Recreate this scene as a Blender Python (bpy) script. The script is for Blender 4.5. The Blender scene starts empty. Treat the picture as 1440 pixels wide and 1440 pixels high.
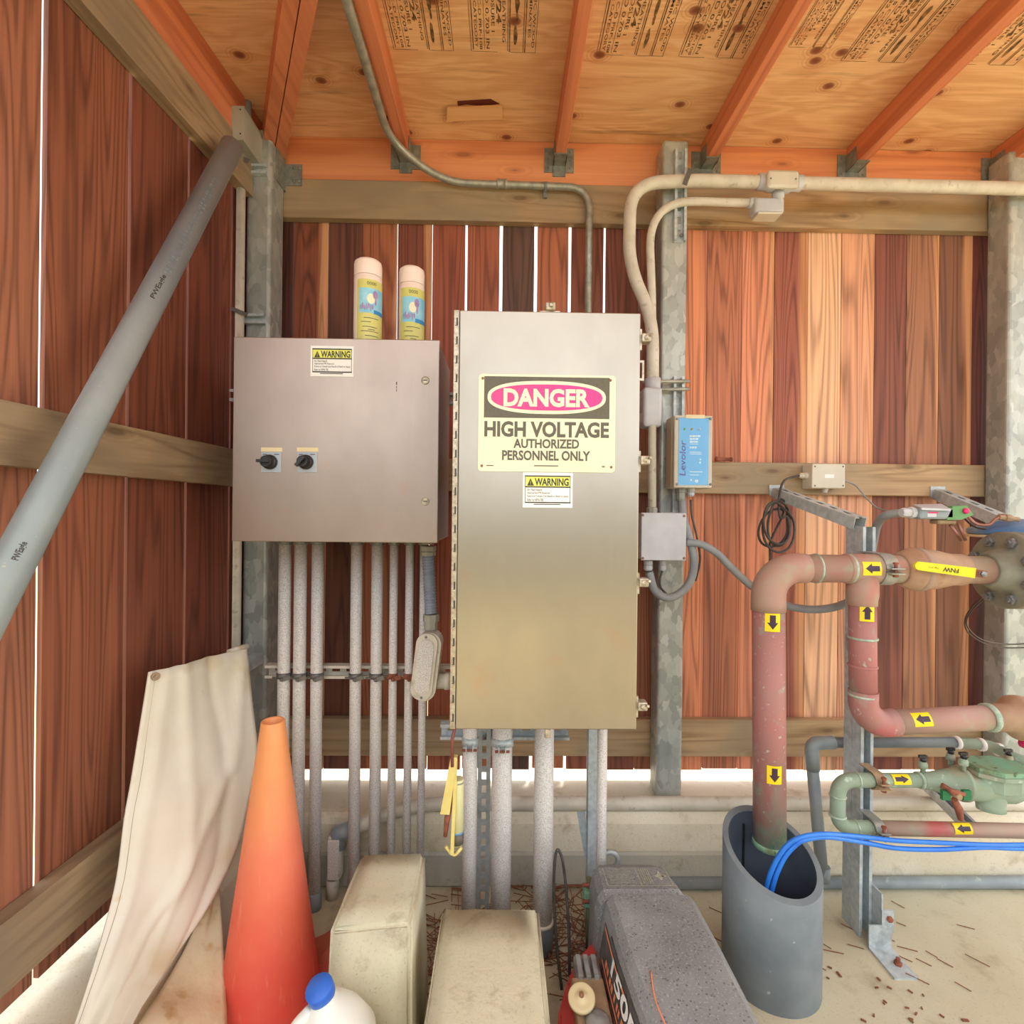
import bpy, bmesh, math, random
from mathutils import Vector, Matrix
random.seed(7)
V = Vector
SC = bpy.context.scene
COL = SC.collection

# ------------------------------------------------------------------ camera, sky, exposure
CAM_Z = 1.36
YAW = math.radians(1.0)
ROLL = math.radians(0.6)
_f = V((math.sin(YAW), math.cos(YAW), 0))
_r0 = V((math.cos(YAW), -math.sin(YAW), 0))
_u0 = V((0, 0, 1))
_r = _r0 * math.cos(ROLL) + _u0 * math.sin(ROLL)
_u = _u0 * math.cos(ROLL) - _r0 * math.sin(ROLL)
cam_d = bpy.data.cameras.new('camera')
cam_d.lens = 18.0
cam_d.sensor_width = 36.0
cam_d.clip_start = 0.02
cam = bpy.data.objects.new('camera', cam_d)
COL.objects.link(cam)
cam.matrix_world = Matrix(((_r.x, _u.x, -_f.x, 0), (_r.y, _u.y, -_f.y, 0), (_r.z, _u.z, -_f.z, CAM_Z), (0, 0, 0, 1)))
SC.camera = cam

world = bpy.data.worlds.new('overcast_sky')
SC.world = world
world.use_nodes = True
_bg = world.node_tree.nodes['Background']
_bg.inputs['Color'].default_value = (0.93, 0.97, 1.0, 1)
_bg.inputs['Strength'].default_value = 1.5
sun_d = bpy.data.lights.new('soft_sun', 'SUN')
sun_d.energy = 4.5
sun_d.angle = math.radians(12)
sun_d.color = (1.0, 0.95, 0.86)
sun = bpy.data.objects.new('soft_sun', sun_d)
COL.objects.link(sun)
sun.rotation_euler = (math.radians(-24), math.radians(12), 0)   # high sun, beyond the back wall
SC.view_settings.view_transform = 'Standard'
SC.view_settings.look = 'None'
SC.view_settings.gamma = 1.0
SC.view_settings.use_curve_mapping = False
SC.view_settings.exposure = 0.88

# ------------------------------------------------------------------ helpers: picture ray to a point on a plane at its real distance
CAM = V((0, 0, CAM_Z))
def ray(px, py):
    return _f + _r * ((px - 720) / 720.0) - _u * ((py - 720) / 720.0)
def P(px, py, Y):
    d = ray(px, py)
    return CAM + d * (Y / d.y)
def X(px, Y, py=720): return P(px, py, Y).x
def Z(py, Y, px=720): return P(px, py, Y).z
def PZ(px, py, z):
    d = ray(px, py)
    return CAM + d * ((z - CAM_Z) / d.z)
LW_A, LW_B = -1.05, 0.0494           # the left wall runs slightly askew: x = LW_A + LW_B * y (rail face)
def PL(px, py, off=0.0):
    d = ray(px, py)
    t = (LW_A + off) / (d.x - LW_B * d.y)
    return CAM + d * t
def LX(y, off=0.0): return LW_A + off + LW_B * y

# ------------------------------------------------------------------ materials
def s2l(c):
    c = c / 255.0
    return c / 12.92 if c <= 0.04045 else ((c + 0.055) / 1.055) ** 2.4
def S(r, g, b): return (s2l(r), s2l(g), s2l(b), 1.0)

class NT:
    def __init__(self, name):
        self.m = bpy.data.materials.new(name)
        self.m.use_nodes = True
        self.t = self.m.node_tree
        self.b = self.t.nodes['Principled BSDF']
    def n(self, ty, **kw):
        nd = self.t.nodes.new(ty)
        for k, v in kw.items():
            setattr(nd, k, v)
        return nd
    def l(self, a, b): self.t.links.new(a, b)
    def val(self, sock, v):
        if hasattr(v, 'links') or isinstance(v, bpy.types.NodeSocket): self.l(v, sock)
        else: sock.default_value = v
    def math(self, op, a, b=0.0, clamp=False):
        nd = self.n('ShaderNodeMath', operation=op, use_clamp=clamp)
        self.val(nd.inputs[0], a); self.val(nd.inputs[1], b)
        return nd.outputs[0]
    def mix(self, f, a, b, blend='MIX'):
        nd = self.n('ShaderNodeMix', data_type='RGBA', blend_type=blend)
        self.val(nd.inputs['Factor'], f); self.val(nd.inputs[6], a); self.val(nd.inputs[7], b)
        return nd.outputs[2]
    def coord(self, scale=(1, 1, 1), kind='Object', rnd=False):
        tc = self.n('ShaderNodeTexCoord')
        src = tc.outputs[kind]
        if rnd:
            oi = self.n('ShaderNodeObjectInfo')
            vm = self.n('ShaderNodeVectorMath', operation='MULTIPLY')
            cx = self.n('ShaderNodeCombineXYZ')
            for i in range(3): self.l(oi.outputs['Random'], cx.inputs[i])
            self.l(cx.outputs[0], vm.inputs[0]); vm.inputs[1].default_value = (37.0, 53.0, 29.0)
            va = self.n('ShaderNodeVectorMath', operation='ADD')
            self.l(src, va.inputs[0]); self.l(vm.outputs[0], va.inputs[1])
            src = va.outputs[0]
        mp = self.n('ShaderNodeVectorMath', operation='MULTIPLY')
        self.l(src, mp.inputs[0]); mp.inputs[1].default_value = scale
        return mp.outputs[0]
    def noise(self, vec, scale=1.0, detail=4.0, rough=0.55, dist=0.0):
        nd = self.n('ShaderNodeTexNoise')
        self.l(vec, nd.inputs['Vector'])
        nd.inputs['Scale'].default_value = scale; nd.inputs['Detail'].default_value = detail
        nd.inputs['Roughness'].default_value = rough; nd.inputs['Distortion'].default_value = dist
        return nd.outputs['Fac']
    def remap(self, v, lo, hi, a=0.0, b=1.0):
        nd = self.n('ShaderNodeMapRange')
        self.l(v, nd.inputs['Value'])
        for k, x in zip(('From Min', 'From Max', 'To Min', 'To Max'), (lo, hi, a, b)): nd.inputs[k].default_value = x
        return nd.outputs[0]
    def bump(self, h, strength=0.3, dist=0.002):
        nd = self.n('ShaderNodeBump')
        nd.inputs['Strength'].default_value = strength; nd.inputs['Distance'].default_value = dist
        self.l(h, nd.inputs['Height']); self.l(nd.outputs[0], self.b.inputs['Normal'])
    def fin(self, color, rough=0.5, metal=0.0):
        self.val(self.b.inputs['Base Color'], color); self.val(self.b.inputs['Roughness'], rough)
        self.b.inputs['Metallic'].default_value = metal
        return self.m

def pmat(name, c1, c2=None, scale=12, stretch=(1, 1, 1), lo=0.35, hi=0.65, rough=0.5, metal=0.0, bump=0.0, bscale=120,
         spots=None, detail=5, bdist=0.0015):
    """base colour with a noisy second colour, optional spots (colour, scale, lo, hi) and fine relief"""
    k = NT(name)
    v = k.coord(stretch)
    col = c1
    if c2 is not None:
        col = k.mix(k.remap(k.noise(v, scale, detail), lo, hi), c1, c2)
    for sp in (spots or []):
        col = k.mix(k.remap(k.noise(v, sp[1], 3.0), sp[2], sp[3]), col, sp[0])
    if bump:
        k.bump(k.noise(v, bscale, 3.0), bump, bdist)
    return k.fin(col, rough, metal)

def wood(name, axis, light=None, dark=None, objcol=False, ring=20.0, across=7.0, along=0.32, contrast=1.0, knots=False, rough=0.62, grey=None):
    k = NT(name)
    sc = [across] * 3; sc[axis] = along
    v = k.coord(tuple(sc), rnd=True)
    a = k.noise(v, 1.0, 2.0, 0.45, 0.35)
    rg = k.math('SINE', k.math('MULTIPLY', a, ring * 6.283))
    rg = k.remap(rg, -1, 1)
    rg = k.math('SUBTRACT', 1.0, k.math('POWER', rg, 2.4))
    sf = [110.0] * 3; sf[axis] = 1.6
    fine = k.noise(k.coord(tuple(sf), rnd=True), 1.0, 3.0, 0.6)
    sb = [10.0] * 3; sb[axis] = 0.8
    broad = k.noise(k.coord(tuple(sb), rnd=True), 1.0, 2.0)
    f = k.math('ADD', k.math('MULTIPLY', rg, 0.46), k.math('MULTIPLY', k.remap(fine, 0.3, 0.7), 0.36))
    f = k.math('ADD', f, k.math('MULTIPLY', k.remap(broad, 0.3, 0.7), 0.22), clamp=True)
    if objcol:
        oi = k.n('ShaderNodeObjectInfo')
        base = oi.outputs['Color']
        dk = k.mix(1.0, base, (0.38, 0.33, 0.33, 1), 'MULTIPLY')
        lt = k.mix(1.0, base, (1.36, 1.38, 1.38, 1), 'MULTIPLY')
        col = k.mix(f, dk, lt)
        gx = k.n('ShaderNodeSeparateXYZ'); k.l(k.n('ShaderNodeTexCoord').outputs['Generated'], gx.inputs[0])
        edge = k.math('SUBTRACT', 1.0, oi.outputs['Alpha'])
        wob = k.math('MULTIPLY', k.math('SUBTRACT', broad, 0.5), 0.35)
        sap = k.math('SUBTRACT', k.math('ADD', gx.outputs['X'], wob), edge)
        sap = k.remap(sap, 0.0, 0.12)
        sap = k.math('MULTIPLY', sap, k.math('GREATER_THAN', oi.outputs['Alpha'], 0.02), clamp=True)
        col = k.mix(sap, col, k.mix(f, S(168, 104, 66), S(226, 166, 118)))
    else:
        col = k.mix(f, dark, light)
    if grey:
        col = k.mix(k.remap(k.noise(k.coord((3, 3, 3), rnd=True), 1.0, 3.0), 0.35, 0.7), col, grey)
    if knots:
        vo = k.n('ShaderNodeTexVoronoi', voronoi_dimensions='2D')
        ks = [6.0] * 3; ks[axis] = 1.9
        sw = k.n('ShaderNodeSeparateXYZ'); k.l(k.coord(tuple(ks), rnd=True), sw.inputs[0])
        cb_ = k.n('ShaderNodeCombineXYZ'); k.l(sw.outputs[axis], cb_.inputs[0]); k.l(sw.outputs[2], cb_.inputs[1])
        k.l(cb_.outputs[0], vo.inputs['Vector']); vo.inputs['Scale'].default_value = 1.0
        dd_ = k.math('ADD', vo.outputs['Distance'], k.math('MULTIPLY', k.math('SUBTRACT', broad, .5), .12))
        kr = k.remap(k.math('SINE', k.math('MULTIPLY', dd_, 90.0)), -1, 1)
        col = k.mix(k.math('MULTIPLY', k.math('MULTIPLY', k.remap(dd_, 0.06, 0.22, 1.0, 0.0), kr), .45), col, dark)
        col = k.mix(k.remap(dd_, 0.03, 0.085, 0.7, 0.0), col, tuple([c * .55 for c in dark[:3]] + [1]))
    k.bump(k.math('ADD', fine, k.math('MULTIPLY', rg, 0.4)), 0.35, 0.0012)
    return k.fin(col, rough)

M = {}
M['plank'] = wood('redwood_plank', 2, objcol=True)
M['rail_x'] = wood('weathered_rail', 0, S(196, 164, 124), S(136, 104, 70), ring=9, along=0.7, knots=True, grey=S(150, 134, 108))
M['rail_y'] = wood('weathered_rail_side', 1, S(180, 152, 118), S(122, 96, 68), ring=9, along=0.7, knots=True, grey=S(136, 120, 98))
M['fir_x'] = wood('orange_fir_header', 0, S(234, 160, 112), S(200, 118, 78), ring=6, along=0.6, knots=True)
M['fir_y'] = wood('orange_fir_joist', 1, S(222, 138, 96), S(178, 98, 66), ring=6, along=0.4)

def plywood():
    k = NT('fir_plywood')
    v = k.coord((1.3, 7.0, 3.0), rnd=True)
    a = k.noise(v, 1.0, 3.0, 0.5, 0.8)
    rg = k.remap(k.math('SINE', k.math('MULTIPLY', a, 48.0)), -1, 1)
    fine = k.noise(k.coord((6, 150, 30), rnd=True), 1.0, 3.0)
    f = k.math('ADD', k.math('MULTIPLY', rg, 0.42), k.math('MULTIPLY', k.remap(fine, 0.3, 0.7), 0.35))
    f = k.math('ADD', f, k.math('MULTIPLY', k.remap(k.noise(k.coord((2, 5, 2)), 1.0, 3.0), 0.35, 0.65), 0.25), clamp=True)
    col = k.mix(f, S(212, 152, 104), S(242, 198, 148))
    vo = k.n('ShaderNodeTexVoronoi', voronoi_dimensions='2D')
    vo.inputs['Scale'].default_value = 1.0
    k.l(k.coord((3.3, 4.4, 1.0), rnd=True), vo.inputs['Vector'])
    rings = k.remap(k.math('SINE', k.math('MULTIPLY', vo.outputs['Distance'], 150.0)), -1, 1)
    halo = k.remap(vo.outputs['Distance'], 0.05, 0.19, 1.0, 0.0)
    col = k.mix(k.math('MULTIPLY', k.math('MULTIPLY', halo, rings), 0.55), col, S(170, 88, 40))
    col = k.mix(k.remap(vo.outputs['Distance'], 0.035, 0.085, 0.9, 0.0), col, S(120, 52, 26))
    st = k.noise(k.coord((2.0, 26.0, 4.0)), 1.0, 4.0)
    col = k.mix(k.remap(st, 0.62, 0.72, 0.0, 0.45), col, S(110, 84, 62))
    k.bump(fine, 0.25, 0.001)
    return k.fin(col, 0.6)
M['ply'] = plywood()

def galv(name, c1, c2, c3, metal=0.35, sc=38):
    k = NT(name)
    vo = k.n('ShaderNodeTexVoronoi'); vo.inputs['Scale'].default_value = 1.0
    v = k.coord((sc, sc, sc * 0.62))
    wv = k.n('ShaderNodeVectorMath', operation='ADD')
    nz = k.n('ShaderNodeTexNoise'); nz.inputs['Scale'].default_value = 1.3; nz.inputs['Detail'].default_value = 3
    k.l(v, nz.inputs['Vector']); k.l(v, wv.inputs[0]); k.l(nz.outputs['Color'], wv.inputs[1])
    k.l(wv.outputs[0], vo.inputs['Vector'])
    sp = k.n('ShaderNodeSeparateColor'); k.l(vo.outputs['Color'], sp.inputs[0])
    f = k.remap(sp.outputs[0], 0.15, 0.95)
    col = k.mix(f, c1, c2)
    col = k.mix(k.remap(k.noise(k.coord((7, 7, 2.2)), 1.0, 4.0), 0.5, 0.68, 0, 0.7), col, c3)
    k.bump(k.noise(v, 2.0, 2.0), 0.1, 0.001)
    return k.fin(col, k.remap(sp.outputs[1], 0, 1, 0.38, 0.6), metal)
M['galv'] = galv('galvanised_post', S(152, 157, 152), S(184, 188, 182), S(196, 198, 190))
M['strut'] = pmat('galvanised_strut', S(172, 182, 186), S(196, 204, 206), scale=60, rough=0.45, metal=0.15, spots=[(S(132, 138, 140), 9, 0.55, 0.7)])
M['hanger'] = pmat('galvanised_hanger', S(120, 124, 118), S(150, 152, 144), scale=40, rough=0.5, metal=0.3)

def stainless(name, tint, rough):
    k = NT(name)
    br = k.noise(k.coord((420, 420, 1.6)), 1.0, 2.0)
    cloud = k.noise(k.coord((3.2, 3.2, 2.2)), 1.0, 5.0)
    col = k.mix(k.remap(cloud, 0.3, 0.72), tint, tuple([c * 0.8 for c in tint[:3]] + [1]))
    stn = k.noise(k.coord((9, 9, 9)), 1.0, 6.0)
    col = k.mix(k.remap(stn, 0.62, 0.75, 0, 0.3), col, S(188, 140, 110))
    k.bump(br, 0.05, 0.0004)
    r = k.math('ADD', k.remap(br, 0.3, 0.7, rough - 0.015, rough + 0.025), k.remap(cloud, 0.3, 0.7, 0, 0.08))
    k.b.inputs['Anisotropic'].default_value = 0.45
    return k.fin(col, r, 0.92)
M['steel'] = stainless('brushed_stainless', S(178, 161, 149), 0.40)
M['steel_bright'] = stainless('brushed_stainless_door', S(180, 170, 156), 0.33)
M['latch'] = pmat('zinc_latch', S(200, 190, 170), S(160, 146, 126), scale=80, rough=0.4, metal=0.6)
def conduit_paint():
    k = NT('weathered_conduit')
    v = k.coord((1, 1, 1))
    col = k.mix(k.remap(k.noise(v, 320, 2.0), 0.45, 0.62), S(226, 220, 214), S(184, 180, 178))
    col = k.mix(k.remap(k.noise(v, 7, 4.0), 0.5, 0.72, 0, 0.7), col, S(206, 196, 188))
    k.bump(k.noise(v, 320, 2.0), 0.15, 0.0008)
    return k.fin(col, 0.6, 0.1)
M['conduit'] = conduit_paint()
M['emt'] = pmat('bare_emt', S(146, 148, 138), S(178, 176, 164), scale=30, rough=0.4, metal=0.45)
M['beige_conduit'] = pmat('beige_conduit', S(214, 206, 192), S(196, 188, 172), scale=14, rough=0.5, spots=[(S(176, 166, 148), 40, 0.6, 0.72)])
M['pvc'] = pmat('grey_pvc', S(132, 142, 148), S(154, 162, 164), scale=8, rough=0.42, spots=[(S(176, 180, 176), 34, 0.66, 0.74)])
M['pvc_dark'] = pmat('dark_grey_pvc', S(104, 112, 118), S(124, 131, 134), scale=7, rough=0.5, spots=[(S(166, 170, 168), 46, 0.7, 0.76)])
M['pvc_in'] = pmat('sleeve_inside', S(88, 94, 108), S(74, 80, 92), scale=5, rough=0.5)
M['pvc_brace'] = pmat('brace_pvc', S(134, 144, 148), S(150, 158, 160), scale=5, rough=0.36, spots=[(S(186, 180, 150), 60, 0.7, 0.78)])
M['box_grey'] = pmat('grey_box_plastic', S(198, 200, 206), S(182, 184, 190), scale=10, rough=0.45)
M['box_dull'] = pmat('dull_grey_box', S(150, 148, 136), S(168, 164, 150), scale=8, rough=0.5)
M['box_white'] = pmat('offwhite_box', S(214, 208, 192), S(204, 198, 182), scale=8, rough=0.5)
M['box_beige'] = pmat('beige_box', S(186, 176, 156), S(202, 194, 176), scale=6, rough=0.5)
M['hose'] = pmat('grey_liquidtight_hose', S(128, 132, 136), S(148, 152, 154), scale=12, rough=0.45)
M['cable'] = pmat('black_cable', S(58, 56, 54), S(84, 80, 76), scale=30, rough=0.5)
M['cable_brown'] = pmat('brown_wire', S(70, 52, 44), rough=0.5)
M['red_pipe'] = pmat('red_painted_pipe', S(178, 108, 106), S(160, 118, 110), scale=6, stretch=(1, 1, 0.6), rough=0.55, bump=0.2, bscale=40,
                     spots=[(S(150, 150, 134), 15, 0.58, 0.7), (S(196, 92, 96), 7, 0.58, 0.7), (S(178, 176, 164), 70, 0.64, 0.74)])
M['red_pipe_dusty'] = pmat('dusty_red_pipe', S(172, 130, 118), S(164, 144, 124), scale=6, rough=0.6, bump=0.2, bscale=40,
                     spots=[(S(160, 152, 130), 13, 0.56, 0.7), (S(190, 100, 96), 5, 0.58, 0.72)])
def drop_mat():
    k = NT('red_pipe_with_patina_foot')
    v = k.coord((1, 1, 1))
    col = k.mix(k.remap(k.noise(v, 6, 5.0), .35, .65), S(178, 108, 106), S(160, 118, 110))
    col = k.mix(k.remap(k.noise(v, 15, 3.0), .58, .7), col, S(150, 150, 134))
    col = k.mix(k.remap(k.noise(v, 70, 3.0), .62, .72), col, S(184, 178, 168))
    sx = k.n('ShaderNodeSeparateXYZ'); k.l(v, sx.inputs[0])
    h = k.math('ADD', sx.outputs['Z'], k.math('MULTIPLY', k.math('SUBTRACT', k.noise(k.coord((14, 14, 5)), 1.0, 5.0), .5), .5))
    col = k.mix(k.remap(h, .36, .52, .85, 0.0), col, S(146, 158, 140))
    col = k.mix(k.math('MULTIPLY', k.remap(h, .34, .40, 1.0, 0.0), k.remap(k.noise(v, 90, 3.0), .45, .6)), col, S(70, 150, 122))
    k.bump(k.noise(v, 60, 3.0), .2, .0015)
    return k.fin(col, .58)
M['drop'] = drop_mat()
M['tan_coupling'] = pmat('tan_coupling', S(186, 154, 126), S(166, 128, 104), scale=9, rough=0.6, spots=[(S(150, 110, 92), 14, 0.6, 0.7)])
M['solder'] = pmat('solder_ring', S(186, 200, 184), S(150, 170, 150), scale=60, rough=0.5, metal=0.2)
M['green_pipe'] = pmat('green_patina', S(150, 170, 150), S(136, 150, 128), scale=12, rough=0.6, bump=0.2, bscale=60,
                       spots=[(S(168, 142, 118), 8, 0.55, 0.7), (S(186, 206, 188), 30, 0.62, 0.74)])
M['verdigris'] = pmat('verdigris', S(116, 182, 150), S(132, 160, 128), scale=14, rough=0.65, spots=[(S(112, 120, 84), 20, 0.55, 0.7), (S(84, 96, 72), 60, 0.62, 0.72)])
M['iron'] = pmat('flange_iron', S(142, 142, 126), S(120, 116, 102), scale=16, rough=0.6, bump=0.4, bscale=60, spots=[(S(140, 150, 126), 10, 0.58, 0.7)])
M['bolt'] = pmat('bolt_grey', S(146, 148, 150), S(112, 112, 112), scale=60, rough=0.4, metal=0.5)
M['rust'] = pmat('rusty_steel', S(160, 92, 68), S(116, 66, 50), scale=40, rough=0.75, bump=0.4, bscale=90)
M['brass'] = pmat('brown_clamp', S(176, 148, 116), S(152, 126, 98), scale=30, rough=0.5)
M['clamp_grey'] = pmat('grey_clamp', S(172, 174, 166), S(148, 150, 142), scale=30, rough=0.45, metal=0.35)
M['dark_metal'] = pmat('dark_clamp', S(96, 94, 92), S(126, 122, 116), scale=40, rough=0.45, metal=0.4)
M['yellow'] = pmat('yellow_vinyl', S(244, 212, 20), rough=0.4)
M['yellow_handle'] = pmat('yellow_handle', S(240, 224, 40), S(228, 206, 30), scale=20, rough=0.4)
M['ink'] = pmat('dark_purple_ink', S(58, 36, 60), rough=0.5)
M['black'] = pmat('black_plastic', S(30, 30, 32), S(44, 44, 46), scale=30, rough=0.35)
M['print_black'] = pmat('black_print', S(64, 60, 54), rough=0.6)
M['print_grey'] = pmat('charcoal_print', S(104, 98, 84), S(96, 90, 76), scale=200, rough=0.6)
M['stamp'] = pmat('stamp_ink', S(86, 68, 44), S(160, 112, 66), scale=55, lo=0.42, hi=0.62, rough=0.7)
M['white'] = pmat('white_vinyl', S(242, 240, 236), rough=0.5)
M['cream'] = pmat('cream_sign', S(238, 236, 204), S(230, 228, 194), scale=5, rough=0.45)
M['pink'] = pmat('faded_magenta', S(226, 72, 132), S(232, 56, 142), scale=4, rough=0.45)
M['lime'] = pmat('lime_band', S(226, 226, 104), rough=0.5)
M['tape'] = pmat('label_tape', S(226, 210, 166), rough=0.6)
M['tag_grey'] = pmat('legend_plate', S(176, 186, 196), rough=0.4)
M['can_white'] = pmat('canister_white', S(244, 222, 208), S(248, 236, 226), scale=6, rough=0.4)
M['can_label'] = pmat('canister_label', S(210, 206, 112), S(222, 216, 134), scale=7, rough=0.4)
M['can_blue'] = pmat('canister_picture', S(120, 196, 230), S(166, 220, 232), scale=24, rough=0.4)
M['can_blue2'] = pmat('canister_picture_deep', S(52, 140, 200), rough=0.4)
M['purple'] = pmat('purple_print', S(150, 126, 176), S(188, 150, 190), scale=60, rough=0.5)
M['pale'] = pmat('pale_print', S(244, 238, 206), rough=0.5)
M['blue_label'] = pmat('blue_label', S(58, 168, 236), S(84, 178, 236), scale=5, rough=0.35)
M['blue_ink'] = pmat('deep_blue_print', S(44, 92, 196), rough=0.45)
M['pale_blue'] = pmat('pale_blue_print', S(190, 226, 248), rough=0.45)
M['led_green'] = pmat('green_lens', S(50, 160, 92), rough=0.3)
M['led_amber'] = pmat('amber_lens', S(150, 150, 80), rough=0.3)
M['led_clear'] = pmat('clear_lens', S(140, 186, 214), rough=0.3)
M['blue_paint'] = pmat('blue_paint', S(70, 118, 176), S(150, 184, 208), scale=5, rough=0.45)
M['green_plastic'] = pmat('green_plastic', S(84, 146, 84), S(104, 150, 96), scale=12, rough=0.5)
M['handle_green'] = pmat('green_handle', S(20, 112, 70), rough=0.45)
M['magenta'] = pmat('magenta_cap', S(226, 40, 110), rough=0.4)
M['copper'] = pmat('copper_tube', S(176, 128, 116), S(150, 100, 84), scale=20, rough=0.4, metal=0.4)
M['blue_tube'] = pmat('blue_tubing', S(36, 118, 222), S(52, 132, 230), scale=14, rough=0.35)
M['concrete'] = None
def concrete(name, c1, c2, c3, sc=2.2, bump=0.3):
    k = NT(name)
    v = k.coord((1, 1, 1))
    col = k.mix(k.remap(k.noise(v, sc, 6.0), 0.35, 0.66), c1, c2)
    col = k.mix(k.remap(k.noise(v, sc * 2.7, 7.0, 0.65), 0.56, 0.7, 0, 0.75), col, c3)
    col = k.mix(k.remap(k.noise(v, 160, 2.0), 0.6, 0.74, 0, 0.5), col, c3)
    k.bump(k.math('ADD', k.noise(v, 110, 4.0), k.noise(v, 14, 3.0)), bump, 0.003)
    return k.fin(col, 0.85)
M['slab'] = concrete('floor_concrete', S(206, 198, 172), S(190, 180, 152), S(158, 144, 116))
M['curb'] = concrete('curb_concrete', S(232, 224, 206), S(218, 206, 180), S(184, 166, 136), 3.0)
M['footing'] = concrete('footing_concrete', S(188, 182, 166), S(174, 172, 162), S(146, 138, 122), 6.0)
M['block'] = concrete('block_concrete', S(214, 206, 178), S(200, 192, 162), S(168, 156, 124), 5.0, 0.5)
M['ground'] = concrete('dry_ground', S(208, 192, 148), S(194, 176, 130), S(166, 150, 108), 0.9)
def cone_mat():
    k = NT('faded_orange_vinyl')
    v = k.coord((1, 1, 1))
    sx = k.n('ShaderNodeSeparateXYZ'); k.l(v, sx.inputs[0])
    h = k.math('ADD', sx.outputs['Z'], k.math('MULTIPLY', k.noise(v, 9, 4.0), 0.3))
    col = k.mix(k.remap(h, 0.25, 0.62), S(236, 84, 70), S(242, 132, 98))      # sun-bleached towards the tip
    col = k.mix(k.remap(h, 0.58, 0.86), col, S(242, 160, 100))
    col = k.mix(k.remap(k.noise(k.coord((70, 70, 8)), 1.0, 4.0), 0.6, 0.75, 0, 0.35), col, S(246, 170, 140))
    return k.fin(col, 0.55)
M['cone'] = cone_mat()
M['cone_base'] = pmat('dirty_orange_base', S(214, 74, 62), S(178, 112, 84), scale=9, rough=0.65)
M['canvas'] = pmat('dirty_white_canvas', S(234, 228, 214), S(222, 212, 190), scale=3.5, rough=0.8, bump=0.25, bscale=300, bdist=0.0008,
                   spots=[(S(204, 184, 142), 5, 0.58, 0.74), (S(214, 170, 100), 9, 0.67, 0.76)])
M['canvas2'] = pmat('stained_canvas', S(230, 216, 184), S(216, 196, 154), scale=7, rough=0.85, bump=0.6, bscale=40, bdist=0.004,
                    spots=[(S(194, 160, 108), 14, 0.56, 0.72), (S(236, 222, 178), 11, 0.6, 0.7)])
M['jug'] = pmat('white_hdpe', S(232, 230, 220), S(224, 220, 206), scale=4, rough=0.4)
M['blue_cap'] = pmat('blue_cap', S(40, 96, 200), S(56, 112, 208), scale=20, rough=0.45)
def mower_mat():
    k = NT('dusty_black_plastic')
    v = k.coord((1, 1, 1))
    col = k.mix(k.remap(k.noise(v, 6, 4.0), 0.35, 0.7), S(118, 120, 119), S(148, 149, 150))
    vo = k.n('ShaderNodeTexVoronoi'); vo.inputs['Scale'].default_value = 120.0; k.l(v, vo.inputs['Vector'])
    fl = k.math('MULTIPLY', k.remap(vo.outputs['Distance'], 0.16, 0.36, 1.0, 0.0), k.remap(k.noise(v, 45, 2.0), 0.42, 0.55))
    col = k.mix(k.math('MULTIPLY', fl, 0.85), col, S(82, 80, 82))
    col = k.mix(k.remap(k.noise(v, 210, 2.0), 0.58, 0.68, 0, 0.6), col, S(186, 180, 172))
    k.bump(k.noise(v, 150, 2.0), 0.2, 0.001)
    return k.fin(col, 0.6)
M['mower'] = mower_mat()
M['mower_dark'] = pmat('black_mower_trim', S(70, 68, 66), S(98, 96, 94), scale=30, rough=0.55)
M['mower_red'] = pmat('red_deck', S(196, 52, 56), S(210, 78, 74), scale=9, rough=0.5, spots=[(S(170, 80, 60), 18, 0.6, 0.72)])
M['mower_orange'] = pmat('orange_decal', S(236, 142, 104), rough=0.5)
M['alu'] = pmat('cast_aluminium', S(170, 172, 172), S(142, 142, 140), scale=34, rough=0.5, metal=0.3, spots=[(S(150, 128, 106), 10, 0.56, 0.7)])
M['needles'] = pmat('pine_needles', S(146, 98, 70), S(114, 72, 52), scale=60, rough=0.8)
M['caulk_yellow'] = pmat('caulk_gun_yellow', S(232, 212, 132), S(220, 198, 116), scale=14, rough=0.5, spots=[(S(160, 110, 70), 30, 0.62, 0.72)])
M['caulk_tube'] = pmat('caulk_tube', S(226, 222, 170), rough=0.5)
M['red_hook'] = pmat('red_brown_rod', S(150, 84, 76), S(120, 70, 60), scale=20, rough=0.6)
def clear_mat():
    k = NT('clear_cover')
    k.b.inputs['Base Color'].default_value = (1, 1, 1, 1)
    k.b.inputs['Roughness'].default_value = 0.08
    k.b.inputs['Alpha'].default_value = 0.06
    return k.m
M['clear'] = clear_mat()
M['splinter_dark'] = pmat('torn_wood', S(104, 42, 26), rough=0.8)

# ------------------------------------------------------------------ mesh helpers
ORG = {}
def bm_new(): return bmesh.new()
def abar(bm, o, a, b, c, ra, rb, rc):
    """box in the frame (a, b, c) at o, spanning the three ranges"""
    vs = [bm.verts.new(o + a * i + b * j + c * k) for i in ra for j in rb for k in rc]
    fs = []
    for q in ((0, 1, 3, 2), (4, 6, 7, 5), (0, 4, 5, 1), (2, 3, 7, 6), (0, 2, 6, 4), (1, 5, 7, 3)):
        fs.append(bm.faces.new([vs[i] for i in q]))
    return vs, fs
AX, AY, AZ = V((1, 0, 0)), V((0, 1, 0)), V((0, 0, 1))
def abox(bm, x0, x1, y0, y1, z0, z1, bev=0.0, seg=1):
    vs, fs = abar(bm, V((0, 0, 0)), AX, AY, AZ, (x0, x1), (y0, y1), (z0, z1))
    if bev > 0:
        es = list({e for f in fs for e in f.edges})
        bmesh.ops.bevel(bm, geom=es, offset=bev, segments=seg, affect='EDGES', profile=0.5)
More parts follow.
